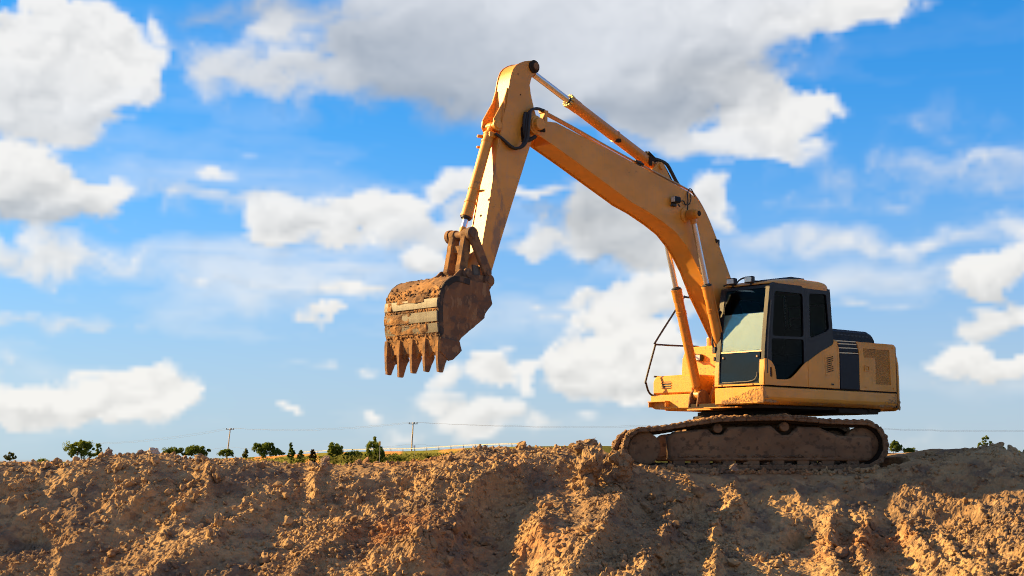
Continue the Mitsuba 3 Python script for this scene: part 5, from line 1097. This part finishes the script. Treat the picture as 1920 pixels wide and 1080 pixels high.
tree('tree', 189, 832, 862, 18, 440, 'm_leaf_green', 'narrow loose tree touching the right side of the wide leafy tree', lobes=slim, n=800, seed=3)
tree('shrub', 86, 861, 870, 22, 400, 'm_leaf_green', 'low shrub peeping over the crest left of the wide tree', 'shrub', n=300, seed=4, trunk=False)
tree('tree', 329, 838, 858, 38, 400, 'm_leaf_dark', 'flat topped dark tree right of the pale rock', lobes=flat_, n=1200, seed=5)
tree('tree', 370, 837, 860, 48, 400, 'm_leaf_dark', 'broad dark bushy tree between the flat topped tree and the first tall pole', n=2200, seed=6)
tree('tree', 427, 843, 859, 28, 390, 'm_leaf_dark', 'small dark bush at the foot of the left tall pole', 'shrub', n=900, seed=7)
tree('tree', 464, 840, 860, 13, 390, 'm_leaf_pale', 'small pale pointed tree right of the left tall pole', lobes=cone, n=500, seed=8)
tree('tree', 501, 827, 856, 42, 400, 'm_leaf_dark', 'dark round dense tree standing alone in mid field', lobes=[(0, 0.5, 0.5, 0.48), (-0.2, 0.6, 0.28, 0.3), (0.22, 0.58, 0.26, 0.3)], n=3000, seed=9)
tree('shrub', 524, 845, 857, 22, 400, 'm_leaf_dark', 'low dark shrub at the right foot of the round tree', 'shrub', n=500, seed=10, trunk=False)
tree('tree', 549, 831, 872, 15, 330, 'm_leaf_dark', 'tall slim dark tree right of the round tree', lobes=slim, n=900, seed=11)
tree('tree', 566, 844, 872, 18, 330, 'm_leaf_green', 'soft green sapling right of the slim dark tree', lobes=cone, n=700, seed=12)
tree('tree', 589, 842, 872, 16, 320, 'm_leaf_red', 'small reddish brown tree left of the brown pointed rock', lobes=slim, n=700, seed=13)
tree('tree', 632, 829, 874, 30, 320, 'm_leaf_green', 'green tree with a rounded top right of the brown pointed rock', lobes=[(0, 0.72, 0.5, 0.26), (-0.2, 0.6, 0.3, 0.2), (0.2, 0.62, 0.3, 0.2), (-0.15, 0.3, 0.4, 0.28)], n=1800, seed=14)
tree('shrub', 663, 843, 872, 34, 320, 'm_leaf_dark', 'spread of dark brush left of the tree with the yellow sign', 'shrub', lobes=flat_, n=1300, seed=15, trunk=False)
tree('tree', 703, 817, 872, 38, 310, 'm_leaf_green', 'tall bushy tree with a thin spike on top behind the yellow sign', lobes=spike, n=2400, seed=16)
tree('shrub', 712, 842, 874, 24, 300, 'm_leaf_dark', 'dark bush in front of the tree with the thin spike', 'shrub', n=900, seed=17, trunk=False)
tree('shrub', 740, 852, 872, 40, 300, 'm_leaf_green', 'low grassy brush on the bare bank right of the yellow sign', 'shrub', lobes=flat_, n=500, seed=18, trunk=False)
tree('shrub', 805, 855, 868, 16, 290, 'm_leaf_pale', 'small yellow green weed clump on the bare bank', 'shrub', n=300, seed=19, trunk=False)
tree('tree', 1675, 826, 853, 20, 300, 'm_leaf_dark', 'dark tree just right of the rear of the crawler', n=1000, seed=20)
tree('shrub', 1700, 841, 852, 20, 300, 'm_leaf_dark', 'low dark shrub right of the dark tree behind the crawler', 'shrub', n=400, seed=21, trunk=False)
tree('tree', 1843, 817, 856, 30, 210, 'm_leaf_green', 'thin twiggy tree behind the peaked lump at far right', lobes=[(0.05, 0.85, 0.2, 0.16), (0.25, 0.65, 0.16, 0.14), (-0.3, 0.5, 0.18, 0.2), (-0.05, 0.55, 0.16, 0.2), (0.1, 0.3, 0.2, 0.15)], leaf=0.2, n=800, seed=22)
tree('shrub', 1884, 836, 858, 22, 200, 'm_leaf_dark', 'bare twiggy bush right of the peaked lump', 'shrub', lobes=[(-0.3, 0.7, 0.12, 0.2), (0, 0.3, 0.3, 0.2)], leaf=0.16, n=350, seed=23)
tree('shrub', 1906, 846, 860, 14, 200, 'm_leaf_green', 'small green bush near the right edge', 'shrub', n=300, leaf=0.16, seed=24, trunk=False)
# rough grass and weeds on the bank: nobody could count it
q = np.random.default_rng(77); V = []; F = []
for i in range(5200):
    t = q.uniform(0, 1); px = 600 + 260 * t if q.random() < 0.75 else q.uniform(380, 620); dist = q.uniform(285, 395); y0 = np.interp(px, [380, 480, 600, 690, 780, 870], [860, 858, 856, 852, 851, 848]); p = at_px(px, q.uniform(y0, y0 + 14), dist)
    a = q.normal(size=3); a /= np.linalg.norm(a); bb = np.cross(a, q.normal(size=3)); bb /= np.linalg.norm(bb); s = q.uniform(0.1, 0.35); p[2] = max(p[2], -1.2)
    k = len(V); V += [p - a * s, p + bb * s * 0.5, p + a * s, p - bb * s * 0.5]; F += [[k, k + 1, k + 2], [k, k + 2, k + 3]]
scene['rough_grass'] = mikit.ply((np.array(V), np.array(F)), 'm_leaf_pale')
labels['rough_grass'] = {'label': 'rough grass and weeds along the foot of the road bank', 'category': 'grass', 'kind': 'stuff'}
# power poles and lines
def pole(name, px0, py0, px1, py1, dist, label, arm=1.0, hidden=False):
    a, b = at_px(px0, py0, dist), at_px(px1, py1, dist); a = a.copy(); a[2] = min(a[2], -1.2)
    labels[name] = {'label': label, 'category': 'power pole'}
    r = 0.17
    scene[name + '__shaft'] = mikit.ply(lathe(a, b - a, [(0, r * 1.3), (np.linalg.norm(b - a), r * 0.8)], 10), 'm_concrete', smooth=40)
    cr = b - (b - a) / np.linalg.norm(b - a) * 0.35
    m = trimesh.creation.box((2.2 * arm, 0.14, 0.14)); m.apply_translation(cr)
    scene[name + '__crossarm'] = mikit.ply(m, 'm_concrete')
    tips = []
    for k, ox in enumerate((-1.0, 0.35, 1.0)):
        c = cr + [ox * arm, 0, 0.07]; scene[name + '__insulator' + ('' if k == 0 else '_%03d' % k)] = mikit.ply(rod(c, c + np.array([0, 0, 0.38]), 0.11, 8), 'm_black'); tips.append(c + [0, 0, 0.36])
    lowp = [a + (b - a) * f + [0, -0.2, 0] for f in (0.52, 0.22, 0.14)]
    return tips, lowp
PO = [pole('power_pole', 147, 866, 153, 833, 470, 'short leaning pole in front of the wide leafy tree at left'),
      pole('power_pole_001', 427.5, 848, 434, 804, 430, 'left one of the two tall pale poles with a black crossarm'),
      pole('power_pole_002', 771, 846, 775.5, 793, 380, 'right one of the two tall pale poles, standing by the road'),
      pole('power_pole_003', 1395, 852, 1397, 793, 340, 'third power pole in the row, standing behind the excavator'),
      pole('power_pole_004', 2150, 856, 2151, 806, 330, 'last power pole in the row, farthest right along the road')]
scene['m_wire'] = principled((0.16, 0.16, 0.17), 0.6)
def wire(key, a, b, sag, r=0.018):
    t = np.linspace(0, 1, 30)[:, None]; P_ = a + (b - a) * t - np.array([0, 0, 1.0]) * sag * 4 * t * (1 - t)
    scene[key] = mikit.ply(tube(P_, r, 4, straight=True), 'm_wire', smooth=True)
names = ['strung left of the first tall pole', 'strung between the two tall pale poles', 'running from the right tall pole behind the excavator', 'running on to the right from behind the excavator rear']
for i in range(4):
    base = 'power_line' if i == 0 else 'power_line_%03d' % i
    labels[base] = {'label': 'thin dark overhead wires ' + names[i], 'category': 'power line'}
    ws_ = [(PO[i][0][k], PO[i + 1][0][k]) for k in (0, 2)] + [(PO[i][1][k], PO[i + 1][1][k]) for k in range(3)]
    for k, (a, b) in enumerate(ws_): wire(base + '__wire' + ('' if k == 0 else '_%03d' % k), a, b, 1.0 + 0.25 * k)
# signs by the road
def sign(name, px, top, foot, dist, w, h, mat, label):
    a, b = at_px(px, foot, dist), at_px(px, top, dist); labels[name] = {'label': label, 'category': 'road sign'}
    scene[name + '__post'] = mikit.ply(rod((a[0], a[1], min(a[2], -1.2)), (b[0], b[1], b[2] - h * 0.3), 0.06, 8), 'm_rail')
    m = prism([(-w / 2, -h / 2), (w / 2, -h / 2), (w / 2, h / 2), (-w / 2, h / 2)], -0.03, 0.03, 'uw', 0.005) if h < 1.0 or True else None
    m.apply_translation([b[0], b[1] - 0.1, b[2] - h / 2]); scene[name + '__panel'] = mikit.ply(m, mat)
scene['m_sign_yellow'] = principled((0.75, 0.45, 0.03), 0.5); scene['m_sign_white'] = principled((0.75, 0.76, 0.78), 0.5)
sign('road_sign', 713.5, 828, 845, 285, 0.35, 0.75, 'm_sign_yellow', 'small yellow sign on a post in front of the spiked tree')
sign('road_sign_001', 778, 835, 846, 360, 0.45, 0.6, 'm_sign_white', 'small white sign beside the right tall pole')
